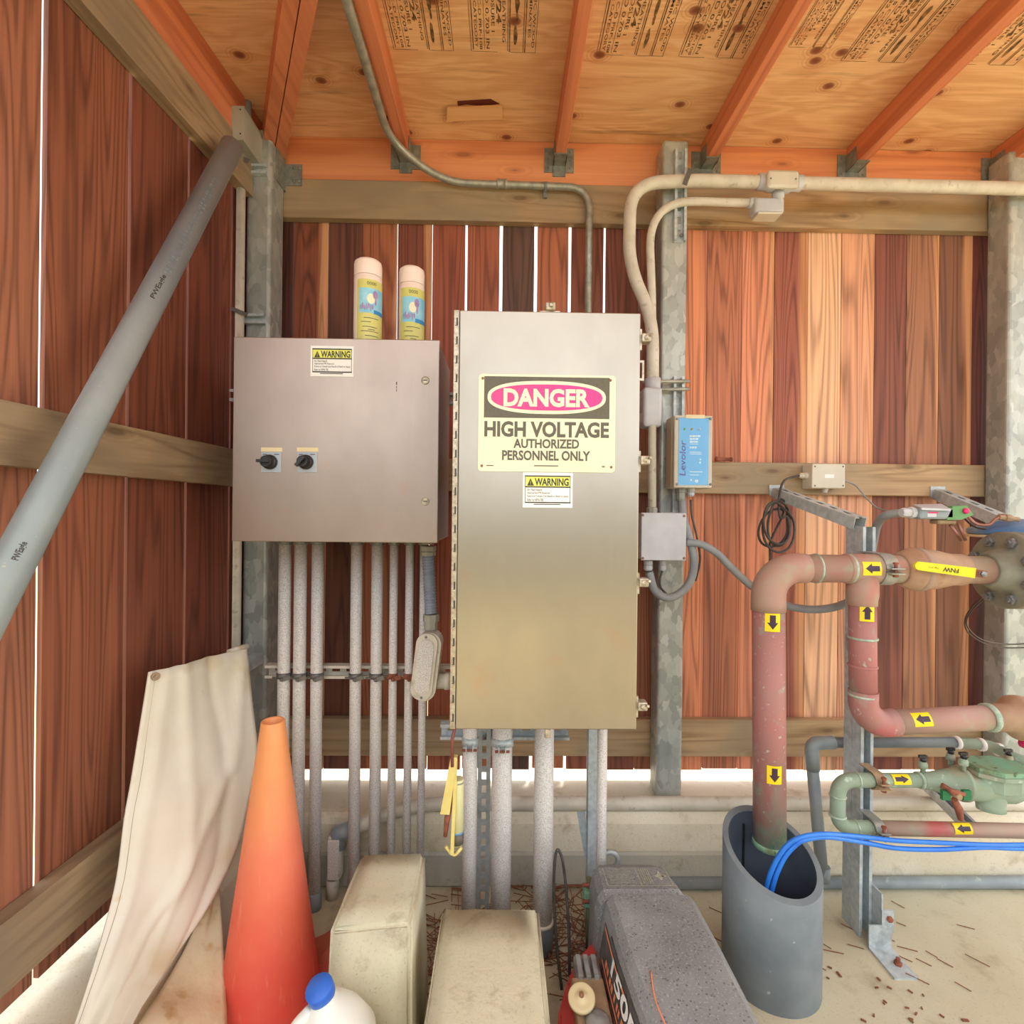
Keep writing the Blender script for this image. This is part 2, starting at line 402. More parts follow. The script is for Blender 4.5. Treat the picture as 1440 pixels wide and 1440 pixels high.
def frame(d):
    d = d.normalized()
    h = AZ if abs(d.z) < 0.9 else AX
    s = d.cross(h).normalized()
    return d, s, s.cross(d).normalized()
def atube(bm, pts, r, seg=14, caps=True, closed=False, squash=None):
    pts = [V(p) for p in pts]
    n = len(pts)
    rs = r if isinstance(r, (list, tuple)) else [r] * n
    tang = []
    for i in range(n):
        if closed: t = pts[(i + 1) % n] - pts[i - 1]
        else: t = pts[min(i + 1, n - 1)] - pts[max(i - 1, 0)]
        tang.append(t.normalized())
    _, s, u = frame(tang[0])
    rings = []
    for i in range(n):
        s = (s - tang[i] * s.dot(tang[i]))
        if s.length < 1e-6: _, s, u = frame(tang[i])
        s.normalize(); u = tang[i].cross(s).normalized()
        rings.append([bm.verts.new(pts[i] + (s * math.cos(k * 2 * math.pi / seg) + u * math.sin(k * 2 * math.pi / seg)) * rs[i]) for k in range(seg)])
    m = n if closed else n - 1
    for i in range(m):
        A, B = rings[i], rings[(i + 1) % n]
        for k in range(seg):
            f = bm.faces.new((A[k], A[(k + 1) % seg], B[(k + 1) % seg], B[k])); f.smooth = True
    if caps and not closed:
        bm.faces.new(list(reversed(rings[0]))); bm.faces.new(rings[-1])
def fillet(pts, rad, n=7):
    pts = [V(p) for p in pts]
    out = [pts[0]]
    for i in range(1, len(pts) - 1):
        a, b, c = pts[i - 1], pts[i], pts[i + 1]
        r = rad[i - 1] if isinstance(rad, (list, tuple)) else rad
        d1, d2 = (a - b), (c - b)
        q = min(r, d1.length * 0.48, d2.length * 0.48)
        p0, p1 = b + d1.normalized() * q, b + d2.normalized() * q
        for k in range(n + 1):
            t = k / n
            out.append(p0 * (1 - t) ** 2 + b * 2 * t * (1 - t) + p1 * t * t)
    out.append(pts[-1])
    return out
def spline(pts, n=8):
    pts = [V(p) for p in pts]
    q = [pts[0] * 2 - pts[1]] + pts + [pts[-1] * 2 - pts[-2]]
    out = []
    for i in range(1, len(q) - 2):
        for k in range(n):
            t = k / n
            a, b, c, d = q[i - 1], q[i], q[i + 1], q[i + 2]
            out.append(0.5 * ((2 * b) + (c - a) * t + (2 * a - 5 * b + 4 * c - d) * t * t + (3 * b - a - 3 * c + d) * t ** 3))
    out.append(pts[-1])
    return out
def alathe(bm, prof, o, axis, seg=20, smooth=True, cap=True):
    """prof: list of (radius, height along axis)"""
    a, s, u = frame(V(axis))
    rings = []
    for r, h in prof:
        rings.append([bm.verts.new(o + a * h + (s * math.cos(k * 2 * math.pi / seg) + u * math.sin(k * 2 * math.pi / seg)) * max(r, 1e-5)) for k in range(seg)])
    for i in range(len(rings) - 1):
        A, B = rings[i], rings[i + 1]
        for k in range(seg):
            f = bm.faces.new((A[k], A[(k + 1) % seg], B[(k + 1) % seg], B[k])); f.smooth = smooth
    if cap:
        bm.faces.new(list(reversed(rings[0]))); bm.faces.new(rings[-1])
def aprism(bm, poly, vec):
    vec = V(vec)
    A = [bm.verts.new(p) for p in poly]; B = [bm.verts.new(V(p) + vec) for p in poly]
    bm.faces.new(A); bm.faces.new(list(reversed(B)))
    n = len(A)
    for i in range(n):
        bm.faces.new((A[i], B[i], B[(i + 1) % n], A[(i + 1) % n]))
def agrid(bm, rows, thick=0.0, smooth=True):
    R = [[bm.verts.new(p) for p in row] for row in rows]
    fs = []
    for i in range(len(R) - 1):
        for j in range(len(R[0]) - 1):
            f = bm.faces.new((R[i][j], R[i][j + 1], R[i + 1][j + 1], R[i + 1][j])); f.smooth = smooth; fs.append(f)
    return fs
def cylpatch(bm, c, axis, ref, r, s0, s1, t0, t1, n=8):
    b = axis.cross(ref)
    def q(s, t): return c + axis * s + (ref * math.cos(t / r) + b * math.sin(t / r)) * r
    agrid(bm, [[q(s, t0 + (t1 - t0) * i / n) for i in range(n + 1)] for s in (s0, s1)])
def cylhead(bm, c, axis, ref, r, sb, L, w, n=8):
    b = axis.cross(ref)
    def q(s, t): return c + axis * s + (ref * math.cos(t / r) + b * math.sin(t / r)) * r
    lo = [q(sb, -w + 2 * w * i / n) for i in range(n + 1)]
    hi = [q(sb + L * (1 - abs(-1 + 2 * i / n)), -w + 2 * w * i / n) for i in range(n + 1)]
    for i in range(n):
        vs = [lo[i], lo[i + 1], hi[i + 1], hi[i]]
        vv = []
        for p in vs:
            if not any((p - w_.co).length < 1e-7 for w_ in vv): vv.append(bm.verts.new(p))
        if len(vv) > 2: bm.faces.new(vv)

def obj(name, bm, mat, parent=None, smooth=None, fix=True):
    if fix: bmesh.ops.recalc_face_normals(bm, faces=bm.faces[:])
    me = bpy.data.meshes.new(name)
    if smooth is not None:
        for f in bm.faces: f.smooth = smooth
    if parent is not None: o0 = ORG[parent.name]
    else:
        xs = [v.co.x for v in bm.verts]; ys = [v.co.y for v in bm.verts]; zs = [v.co.z for v in bm.verts]
        o0 = V(((min(xs) + max(xs)) / 2, (min(ys) + max(ys)) / 2, min(zs)))
    for v in bm.verts: v.co -= o0
    bm.to_mesh(me); bm.free()
    me.materials.append(M[mat] if isinstance(mat, str) else mat)
    ob = bpy.data.objects.new(name, me)
    COL.objects.link(ob)
    ORG[ob.name] = o0
    if parent is not None: ob.parent = parent
    else: ob.location = o0
    ob.color = (1, 1, 1, 0)
    return ob
def tag(o, label, cat=None, group=None, kind=None):
    o['label'] = label
    if cat: o['category'] = cat
    if group: o['group'] = group
    if kind: o['kind'] = kind
    return o
def thing(name, label, cat, loc, group=None, kind=None):
    e = bpy.data.objects.new(name, None)
    e.empty_display_size = 0.05
    COL.objects.link(e)
    e.location = loc
    ORG[e.name] = V(loc)
    return tag(e, label, cat, group, kind)

def tube(name, pts, r, mat, parent=None, seg=14, closed=False):
    b = bm_new(); atube(b, pts, r, seg, closed=closed); return obj(name, b, mat, parent)
def box(name, x0, x1, y0, y1, z0, z1, mat, parent=None, bev=0.0, seg=1):
    b = bm_new(); abox(b, x0, x1, y0, y1, z0, z1, bev, seg); return obj(name, b, mat, parent)
def lathe(name, prof, o, axis, mat, parent=None, seg=20, smooth=True):
    b = bm_new(); alathe(b, prof, o, axis, seg, smooth); return obj(name, b, mat, parent)
def plate(name, px0, px1, py0, py1, Y, t, mat, parent=None, bev=0.0):
    """flat board facing the open side, front face at Y, thickness t"""
    p, q = P(px0, py1, Y), P(px1, py0, Y)
    return box(name, p.x, q.x, Y, Y + t, p.z, q.z, mat, parent, bev)

def text_geo(s, bold=0.0, shear=0.0):
    cu = bpy.data.curves.new('txt', 'FONT'); cu.body = s; cu.offset = bold; cu.shear = shear
    cu.resolution_u = 3
    t = bpy.data.objects.new('txt', cu)
    me = bpy.data.meshes.new_from_object(t)
    vs = [v.co.copy() for v in me.vertices]; fs = [list(p.vertices) for p in me.polygons]
    bpy.data.objects.remove(t); bpy.data.curves.remove(cu); bpy.data.meshes.remove(me)
    return vs, fs
def atext(bm, s, o, U, W, n=V((0, 0, 0)), bold=0.01, shear=0.0, warp=None):
    """lettering s filling the parallelogram o, o+U, o+W"""
    vs, fs = text_geo(s, bold, shear)
    if not vs: return
    x0 = min(v.x for v in vs); x1 = max(v.x for v in vs); y0 = min(v.y for v in vs); y1 = max(v.y for v in vs)
    w, h = max(x1 - x0, 1e-6), max(y1 - y0, 1e-6)
    nv = []
    for v in vs:
        a, b = (v.x - x0) / w, (v.y - y0) / h
        nv.append(bm.verts.new(warp(a, b) if warp else o + U * a + W * b + n))
    for f in fs:
        try: bm.faces.new([nv[i] for i in f])
        except ValueError: pass
def ptext(bm, s, px0, px1, py0, py1, Y, bold=0.01, shear=0.0):
    p, q = P(px0, py1, Y), P(px1, py0, Y)
    atext(bm, s, V((p.x, Y, p.z)), AX * (q.x - p.x), AZ * (q.z - p.z), bold=bold, shear=shear)
def prect(bm, px0, px1, py0, py1, Y):
    p, q = P(px0, py1, Y), P(px1, py0, Y)
    bm.faces.new([bm.verts.new(c) for c in (V((p.x, Y, p.z)), V((q.x, Y, p.z)), V((q.x, Y, q.z)), V((p.x, Y, q.z)))])
def sgnpow(v, e=.82): return math.copysign(abs(v) ** e, v)
def pellipse(bm, cx, cy, a, b, Y, n=48, t=0.0):
    c = P(cx, cy, Y); k = Y / 720.0
    bm.faces.new([bm.verts.new(c + AX * (a * k * sgnpow(math.cos(i * 2 * math.pi / n))) + AZ * (b * k * sgnpow(math.sin(i * 2 * math.pi / n)))) for i in range(n)])

def strut(name, p0, p1, opend, parent=None, w=0.041, d=0.041, slots=True, mat='strut', pitch=0.05):
    """lipped channel from p0 to p1 (centre of its closed back), open towards opend"""
    b = bm_new(); astrut(b, p0, p1, opend, w, d, slots, pitch); return obj(name, b, mat, parent)
def astrut(b, p0, p1, opend, w=0.041, d=0.041, slots=True, pitch=0.05):
    p0, p1 = V(p0), V(p1)
    a = (p1 - p0); L = a.length; a.normalize()
    o = V(opend); o = (o - a * o.dot(a)).normalized(); s = a.cross(o)
    t = 0.0025; h = w / 2
    if slots:
        g = 0.007
        abar(b, p0, a, s, o, (0, L), (-h, -g), (0, t)); abar(b, p0, a, s, o, (0, L), (g, h), (0, t))
        x = 0.0
        while x < L:
            abar(b, p0, a, s, o, (x, min(x + pitch * 0.44, L)), (-g, g), (0, t)); x += pitch
    else:
        abar(b, p0, a, s, o, (0, L), (-h, h), (0, t))
    for sg in (-1, 1):
        y0, y1 = sorted((sg * h, sg * (h - t)))
        abar(b, p0, a, s, o, (0, L), (y0, y1), (t, d))
        y0, y1 = sorted((sg * (h - t), sg * (h - 0.0095)))
        abar(b, p0, a, s, o, (0, L), (y0, y1), (d - t, d))
# ================================================================== the setting
CEIL = 2.865
PLK, RAIL, POSTF = 2.11, 2.07, 1.97       # plank face, rail face, post face (distance from the camera)
CURB_Z, CURB_Y = 0.255, 1.87

b = bm_new(); abox(b, -1.7, 4.2, -0.55, 2.6, -0.12, 0.0); fl = obj('floor', b, 'slab')
tag(fl, 'tan concrete slab floor with stains', kind='structure')
b = bm_new(); abox(b, -25, 25, -25, 25, -0.3, -0.125); gr = obj('ground', b, 'ground')
tag(gr, 'dry yellow ground outside the shed', kind='structure')

def curb_profile(bm, p0, p1, inward, depth):
    """concrete kerb with a rounded inner top edge between p0 and p1 (inner face line)"""
    a = (p1 - p0)
    prof = [(0, 0), (0, CURB_Z - 0.035), (0.008, CURB_Z - 0.015), (0.022, CURB_Z - 0.004), (0.04, CURB_Z), (depth, CURB_Z), (depth, 0)]
    aprism(bm, [p0 - inward * d + AZ * z for d, z in prof], a)
b = bm_new(); curb_profile(b, V((-1.6, CURB_Y, 0)), V((4.0, CURB_Y, 0)), V((0, -1, 0)), 0.62)
cb = tag(obj('curb_back', b, 'curb'), 'pale concrete kerb under the back plank wall', kind='structure')
b = bm_new(); abox(b, -0.80, 0.93, CURB_Y - 0.018, CURB_Y - 0.001, 0.0, 0.125, 0.008); obj('footing', b, 'footing', cb)
CL = -0.90
b = bm_new()
p0, p1 = V((CL + LW_B * -0.5, -0.5, 0)), V((CL + LW_B * 1.868, 1.868, 0))
curb_profile(b, p0, p1, V((1, 0, 0)), 0.65)
tag(obj('curb_left', b, 'curb'), 'pale concrete kerb under the left plank wall', kind='structure')

# added dark screen behind the viewer, only for the dark band mirrored in the doors
M['added_dark_screen'] = pmat('added_screen_green', S(64, 72, 44), S(92, 92, 58), scale=5, rough=0.9, bump=0.6, bscale=20, bdist=0.02)
b = bm_new()
nx, nz = 60, 8
agrid(b, [[V((-9 + 18 * i / nx, -4.6 + .18 * math.sin(i * 1.7 + j) + .12 * math.sin(i * .6 - j * 2.1), -.125 + 1.75 * j / nz + (.06 * math.sin(i * 2.3) if j == nz else 0))) for i in range(nx + 1)] for j in range(nz + 1)])
bmesh.ops.solidify(b, geom=b.faces[:], thickness=.7)
tag(obj('added_dark_screen', b, 'added_dark_screen'), 'dark green screen added out of view to darken the steel door reflections', kind='structure')

# ---- back wall of planks
wb = thing('wall_back', 'back wall of upright reddish redwood planks on horizontal rails', None, (1.0, PLK, 0.3), kind='structure')
def PC(c):
    l = .3 * c[0] + .59 * c[1] + .11 * c[2]
    q = [min(255, (x + (l - x) * .10) * k) for x, k in zip(c, (1.06, 1.14, 1.10) if l < 115 else (1.05, 1.05, 1.05))]
    return S(*q)[:3]
gaps = [405, 412, 461, 509, 558, 607, 655, 704, 753, 801, 850, 898.5, 946, 994, 1043, 1089, 1136, 1183, 1230, 1275, 1321, 1368]
gw = {412: 1.2, 461: 1.0, 509: 0.6, 558: 1.5, 607: 1.2, 655: 3.0, 704: 4.2, 753: 4.4, 801: 4.2, 850: 3.4, 898.5: 1.0, 994: 1.3, 1043: 1.5, 1089: 1.0}
cols = [(84, 36, 24), (132, 62, 40), (104, 54, 38), (158, 82, 52), (122, 58, 40), (154, 72, 50), (158, 78, 54), (92, 58, 48), (170, 88, 60),
        (134, 66, 48), (122, 60, 46), (140, 72, 48), (204, 122, 82), (170, 92, 66), (208, 128, 92), (150, 74, 58), (218, 164, 124), (204, 142, 106),
        (126, 62, 48), (150, 90, 66), (126, 74, 56), (104, 42, 32)]
saps = {1: 0.32, 4: 0.22, 3: 0.1, 15: 0.3, 17: 0.15, 19: 0.15, 20: 0.3, 14: 0.2}
xs = [X(g, PLK, 420) for g in gaps]
while xs[-1] < 3.0: xs.append(xs[-1] + 0.138); gaps.append(None)
for i in range(len(xs) - 1):
    g0 = gw.get(gaps[i], 0.5) * PLK / 1440.0
    g1 = gw.get(gaps[i + 1], 0.5) * PLK / 1440.0
    b = bm_new()
    dy = random.uniform(0, 0.002)
    abox(b, xs[i] + g0, xs[i + 1] - g1, PLK + dy, PLK + 0.019 + dy, 0.30 + random.uniform(-.004, .004), 2.84, 0.0012)
    o = obj('plank', b, 'plank', wb)
    c = cols[i] if i < len(cols) else random.choice(cols[12:20])
    o.color = (*PC(c), saps.get(i, 0.0))
# first plank left of the corner
b = bm_new(); abox(b, -1.05, xs[0] - 0.001, PLK, PLK + 0.019, 0.30, 2.84); o = obj('plank', b, 'plank', wb); o.color = (*PC((84, 36, 24)), 0)
RZ = [(2.535, 2.69), (1.443, 1.573), (0.372, 0.52)]
for z0, z1 in RZ:
    box('rail', -1.0, 3.0, RAIL, PLK - 0.0005, z0, z1, 'rail_x', wb, 0.003)
box('header', -0.97, 3.0, RAIL + 0.006, PLK - 0.0005, 2.691, CEIL - 0.001, 'fir_x', wb, 0.002)

# ---- left wall of wider planks
wl = thing('wall_left', 'left wall of wide upright brown redwood planks on horizontal rails', None, (-1.05, 0.8, 0.3), kind='structure')
dirv = V((LW_B, 1, 0)).normalized(); nrm = V((1, -LW_B, 0)).normalized()
OFF = -0.04
ys = [PL(g, 500, OFF).y for g in (60.5, 181, 264, 325)]
ys = [ys[0] - 0.63, ys[0] - 0.42, ys[0] - 0.21] + ys + [2.10]
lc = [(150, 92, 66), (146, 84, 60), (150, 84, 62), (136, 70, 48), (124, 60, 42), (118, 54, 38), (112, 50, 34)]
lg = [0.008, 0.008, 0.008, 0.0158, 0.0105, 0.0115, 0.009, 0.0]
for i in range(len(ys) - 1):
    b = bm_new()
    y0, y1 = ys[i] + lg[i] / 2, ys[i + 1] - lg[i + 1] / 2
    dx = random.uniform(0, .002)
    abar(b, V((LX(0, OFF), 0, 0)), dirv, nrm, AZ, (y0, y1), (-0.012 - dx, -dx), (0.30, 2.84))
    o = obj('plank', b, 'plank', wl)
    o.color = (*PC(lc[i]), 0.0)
for z0, z1 in RZ:
    b = bm_new()
    abar(b, V((LX(0), 0, 0)), dirv, nrm, AZ, (ys[0] - 0.02, 1.945), (-0.0395, 0), (z0, z1))
    obj('rail', b, 'rail_y', wl)
b = bm_new()
abar(b, V((LX(0), 0, 0)), dirv, nrm, AZ, (ys[0] - 0.02, 2.05), (-0.036, -0.004), (2.691, CEIL - 0.001))
obj('header', b, 'fir_y', wl)

# ---- ceiling: plywood sheets, joists and hangers
ce = thing('ceiling', 'orange plywood roof deck on exposed fir joists', None, (0.8, 0.8, 2.76), kind='structure')
ROOF_Y0 = -0.35
sheets = []
for x0, x1 in ((-1.25, -0.405), (-0.402, 0.80), (0.803, 2.003), (2.006, 3.2)):
    sheets.append(box('plywood_sheet', x0, x1, ROOF_Y0, 2.2, CEIL, CEIL + 0.018, 'ply', ce))
JB = 2.768
jx = [X(569, 2.05, 225), X(787, 2.05, 232), X(996, 2.05, 240), X(1203, 2.05, 248)]
jx.append(jx[-1] + 0.6); jx.append(jx[-1] + 0.6)
for k, x in enumerate(jx):
    j = box('joist', x - 0.021, x + 0.021, ROOF_Y0, RAIL + 0.005, JB, CEIL - 0.0005, 'fir_y', ce, 0.002)
    b = bm_new()
    t = 0.003
    abox(b, x - 0.026, x + 0.026, 2.0, RAIL + 0.004, JB - t - 0.001, JB - 0.001)
    for s in (-1, 1):
        x0, x1 = sorted((x + s * 0.0225, x + s * 0.0255)); abox(b, x0, x1, 2.012, RAIL + 0.004, JB - 0.004, JB + 0.062)
        x0, x1 = sorted((x + s * 0.024, x + s * 0.06)); abox(b, x0, x1, RAIL + 0.0015, RAIL + 0.005, JB - 0.03, JB + 0.068)
        for zz in (JB - 0.012, JB + 0.02, JB + 0.052):
            alathe(b, [(0.0038, 0), (0.0038, 0.002), (0.001, 0.0028)], V((x + s * 0.045, RAIL + 0.0015, zz)), (0, -1, 0), 8)
    abox(b, x - 0.026, x + 0.026, RAIL + 0.0015, RAIL + 0.005, JB - 0.046, JB - 0.004)
    obj('joist_hanger', b, 'hanger', j)
# the doubled diagonal joist from the corner post
dg = V((0.37, -0.66, 0)).normalized(); sd = V((dg.y, -dg.x, 0))
st = V((-0.925, 2.045, 0))
for k, o2 in enumerate((-0.0425, 0.001)):
    b = bm_new(); abar(b, st, dg, sd, AZ, (0.0, 0.98), (o2, o2 + 0.0405), (JB - 0.012, CEIL - 0.0005)); obj('diagonal_joist', b, 'fir_y', ce)
# torn veneer by the middle of the deck
b = bm_new()
q = [PZ(*c, CEIL - 0.0015) for c in ((643, 142), (690, 139), (703, 146), (680, 149), (655, 147), (644, 149))]
b.faces.new([b.verts.new(p) for p in q]); obj('torn_slot', b, 'splinter_dark', sheets[1])
q = [PZ(*c, CEIL - 0.016) for c in ((629, 151), (706, 148), (707, 168), (650, 170), (628, 172))]
b = bm_new(); aprism(b, q, (0, 0.004, 0.006)); M['splinter'] = wood('pale_splinter', 0, S(244, 196, 142), S(216, 150, 94), ring=5)
obj('veneer_splinter', b, 'splinter', sheets[1])
# mill stamps
def stamp(sheet, x0, w, y0, y1, faint=False):
    b = bm_new(); zc = CEIL - 0.0008; L = y1 - y0
    U = AY
    def line(s, fx0, fx1, fy0, fy1, bold=0.01):
        atext(b, s, V((x0 + w * fx0, y0 + L * fy0, zc)), U * (L * (fy1 - fy0)), AX * (w * (fx1 - fx0)), bold=bold)
    def bar(fx0, fx1, fy0, fy1):
        b.faces.new([b.verts.new(V((x0 + w * a, y0 + L * c, zc))) for a, c in ((fx0, fy0), (fx1, fy0), (fx1, fy1), (fx0, fy1))])
    bar(0.0, 0.008, 0.05, 1.0); bar(0.03, 0.045, 0.0, 0.98)
    line('23/32 CATEGORY', 0.07, 0.11, 0.30, 0.96)
    line('PS1-95 C-D PRP-108', 0.135, 0.175, 0.22, 0.98)
    bar(0.205, 0.211, 0.45, 0.98)
    line('SIZED 0.703 IN', 0.235, 0.285, 0.25, 0.97)
    line('EXPOSURE 1', 0.315, 0.365, 0.30, 0.80)
    line('48/24', 0.39, 0.46, 0.30, 0.72, 0.03)
    line('SHEATHING', 0.475, 0.52, 0.40, 0.90)
    bar(0.55, 0.56, 0, 0.99); bar(0.575, 0.59, 0, 1.0)
    if not faint:
        for (a0, a1, c0, c1) in ((0.64, 0.72, 0.45, 0.62), (0.66, 0.71, 0.60, 0.70), (0.63, 0.70, 0.72, 0.93)):
            n = 9
            b.faces.new([b.verts.new(V((x0 + w * ((a0 + a1) / 2 + (a1 - a0) / 2 * math.cos(i * 6.283 / n) * random.uniform(.6, 1)),
                                        y0 + L * ((c0 + c1) / 2 + (c1 - c0) / 2 * math.sin(i * 6.283 / n)), zc))) for i in range(n)])
    bar(0.78, 0.79, 0, 1.0); bar(0.805, 0.82, 0, 1.0)
    line('LAMINATES', 0.85, 0.89, 0.35, 0.85)
    line('PACIFIC WOOD', 0.91, 0.95, 0.25, 0.95)
    bar(0.97, 0.978, 0.1, 1.0); bar(0.02, 0.4, 1.0, 1.004); bar(0.6, 0.98, 1.0, 1.004)
    obj('mill_stamp', b, 'stamp', sheet)['kind'] = 'stuff'
for x0, w, si, fa in ((-0.372, 0.2, 1, False), (-0.12, 0.215, 1, False), (0.29, 0.225, 1, False), (0.56, 0.22, 1, False), (0.90, 0.14, 2, True), (1.10, 0.22, 2, False), (1.47, 0.22, 2, False)):
    stamp(sheets[si], x0, w, 1.33, 1.675 if not fa else 1.63, fa)

# ---- steel posts
def post(x0, x1, y0, y1, z1, label):
    b = bm_new(); abox(b, x0, x1, y0, y1, CURB_Z, z1, 0.012, 3)
    for f in b.faces: f.smooth = False
    return tag(obj('steel_post', b, 'galv'), label, 'post')
LPX0, LPX1 = X(345, 1.95, 350), X(380, 1.95, 350)
postL = post(LPX0, LPX1, 1.95, RAIL - 0.002, 2.80, 'galvanised steel post in the corner behind the twin-switch steel cabinet')
CPX0, CPX1 = X(930, POSTF, 450), X(966, POSTF, 450)
postC = post(CPX0, CPX1, POSTF, RAIL - 0.002, Z(196, POSTF, 945), 'galvanised steel post behind the blue controller box')
RPX0 = X(1418, POSTF, 500)
postR = post(RPX0, RPX0 + 0.11, POSTF, RAIL - 0.002, 2.80, 'galvanised steel post beside the big flanged pipe')
# corner hanger on the left post
b = bm_new()
hx0, hx1 = X(404, 2.0, 245), X(425, RAIL, 245)
abox(b, LPX1 + 0.001, LPX1 + 0.005, 1.99, RAIL - 0.002, Z(262, 2.03, 410), Z(215, 2.03, 410))
abox(b, LPX1 + 0.001, hx1, RAIL - 0.0045, RAIL - 0.0015, Z(262, RAIL, 415), Z(232, RAIL, 415))
for zz in (Z(256, RAIL, 420), Z(238, RAIL, 420)):
    for xx in (hx1 - 0.01, hx1 - 0.03):
        alathe(b, [(0.006, 0), (0.006, 0.004), (0.002, 0.006)], V((xx, RAIL - 0.0045, zz)), (0, -1, 0), 8)
tag(obj('beam_bracket', b, 'hanger'), 'small bolted steel bracket joining the corner post to the top rail', 'bracket')
# ================================================================== steel cabinets
def warning_label(parent, px0, px1, py0, py1, Y):
    w, h = px1 - px0, py1 - py0
    s = plate('warning_sticker', px0, px1, py0, py1, Y - 0.0012, 0.0012, 'white', parent)
    yy = Y - 0.0016
    fx = lambda a: px0 + w * a
    fy = lambda a: py0 + h * a
    b = bm_new(); prect(b, fx(.05), fx(.95), fy(.10), fy(.41), yy); obj('yellow_band', b, 'lime', s)
    b = bm_new()
    yk = yy - 0.0003
    for r in ((.045, .955, .085, .105), (.045, .955, .40, .42), (.045, .955, .85, .87), (.045, .06, .085, .87), (.94, .955, .085, .87)):
        prect(b, fx(r[0]), fx(r[1]), fy(r[2]), fy(r[3]), yk)
    ptext(b, 'WARNING', fx(.24), fx(.92), fy(.16), fy(.37), yk, bold=0.03)
    tri = [P(fx(.09), fy(.37), yk), P(fx(.225), fy(.37), yk), P(fx(.157), fy(.15), yk)]
    b.faces.new([b.verts.new(p) for p in tri])
    for i, (t, x1) in enumerate((('Arc Flash Hazard.', .39), ('Appropriate PPE Required.', .55), ('Failure to Comply Can Result in Death or Injury.', .92), ('Refer to NFPA 70E.', .42))):
        ptext(b, t, fx(.09), fx(x1), fy(.455 + i * .098), fy(.52 + i * .098), yk, bold=0.0)
    prect(b, fx(.22), fx(.75), fy(.905), fy(.92), yk)
    obj('lettering', b, 'print_black', s)['kind'] = 'stuff'
    b = bm_new(); yk -= 0.0003
    prect(b, fx(.153), fx(.161), fy(.23), fy(.31), yk); prect(b, fx(.153), fx(.161), fy(.325), fy(.345), yk)
    obj('exclamation_mark', b, 'lime', s)

# ---- left cabinet with two switches
Y1 = 1.504
cx0, cx1 = X(327, Y1, 620), X(617, Y1, 620)
cz0, cz1 = Z(762.5, Y1, 470), Z(475.5, Y1, 470)
CABL_TOP = cz1
CABL_BACK = 1.81
cabl = thing('control_cabinet', 'square brushed stainless cabinet with two black switches and a warning sticker', 'cabinet', ((cx0 + cx1) / 2, 1.66, cz0))
b = bm_new(); abox(b, cx0 + 0.006, cx1 - 0.002, Y1 + 0.022, CABL_BACK, cz0 + 0.004, cz1 - 0.004, 0.003); body = obj('body', b, 'steel', cabl)
b = bm_new(); abox(b, cx0 + 0.002, cx1 - 0.006, Y1 + 0.016, Y1 + 0.0215, cz0 + 0.008, cz1 - 0.008); obj('gasket', b, 'black', cabl)
b = bm_new(); abox(b, cx0, cx1, Y1, Y1 + 0.0155, cz0, cz1, 0.0025, 2); door = obj('door', b, 'steel', cabl)
for py in (535, 705):
    c = P(598, py, Y1)
    b = bm_new(); alathe(b, [(0.0115, 0), (0.0115, 0.003), (0.0095, 0.004), (0.0095, 0.0022), (0.007, 0.0022), (0.0065, 0.003)], V((c.x, Y1, c.z)), (0, -1, 0), 20)
    lk = obj('lock', b, 'latch', cabl)
    b = bm_new(); abox(b, c.x - 0.006, c.x + 0.006, Y1 - 0.0042, Y1 - 0.003, c.z - 0.0012, c.z + 0.0012); obj('key_slot', b, 'black', lk)
warning_label(cabl, 436.5, 497.5, 487, 529, Y1)
for k, (px, a) in enumerate(((381.5, 0.0), (432, 0.8))):
    s = plate('switch', px - 14.5, px + 14, 636, 664, Y1 - 0.002, 0.002, 'tag_grey', cabl, 0.0006)
    c = P(px - 1, 650, Y1)
    b = bm_new(); alathe(b, [(0.0215, 0), (0.0215, 0.008), (0.019, 0.012), (0.017, 0.012), (0.017, 0.03), (0.0145, 0.034)], V((c.x, Y1 - 0.002, c.z)), (0, -1, 0), 22)
    abar(b, V((c.x, Y1 - 0.036, c.z)), V((math.cos(a), 0, math.sin(a))), V((-math.sin(a), 0, math.cos(a))), AY, (-0.019, 0.013), (-0.004, 0.004), (-0.014, 0.004))
    kn = obj('knob', b, 'black', s)
    b = bm_new(); prect(b, px - 12, px - 6, 638.5, 639.5, Y1 - 0.0024); prect(b, px + 4, px + 11, 638.5, 639.5, Y1 - 0.0024); obj('legend_print', b, 'print_black', s)['kind'] = 'stuff'
    plate('label_tape', px - 14.5, px + 15.5, 629.5, 635, Y1 - 0.001, 0.001, 'tape', cabl)
b = bm_new()
prect(b, 557, 558.4, 537, 541, Y1 - 0.0006); prect(b, 557.2, 558.2, 543, 546, Y1 - 0.0006); prect(b, 557.2, 558.2, 547.5, 550.5, Y1 - 0.0006)
obj('scratch_mark', b, 'print_black', cabl)['kind'] = 'stuff'

# ---- tall cabinet
Y2 = 1.30
tx0, tx1 = X(637, Y2, 730), X(898, Y2, 730)
tz0, tz1 = Z(1026, Y2, 765), Z(438, Y2, 770)
TALL_BACK = 1.655
tall = thing('electrical_cabinet', 'tall stainless cabinet with a high voltage danger sign', 'cabinet', ((tx0 + tx1) / 2, 1.5, tz0))
b = bm_new(); abox(b, tx0 + 0.008, tx1 - 0.006, Y2 + 0.022, TALL_BACK, tz0 + 0.004, tz1 - 0.004, 0.003); obj('body', b, 'steel', tall)
b = bm_new(); abox(b, tx0 + 0.012, tx1, Y2, Y2 + 0.02, tz0, tz1, 0.0025, 2); obj('door', b, 'steel_bright', tall)
b = bm_new(); abox(b, tx0 - 0.003, tx0 + 0.0105, Y2 - 0.001, Y2 + 0.03, tz0 + 0.001, tz1, 0.001); hg = obj('hinge', b, 'latch', tall)
n = 22
b = bm_new()
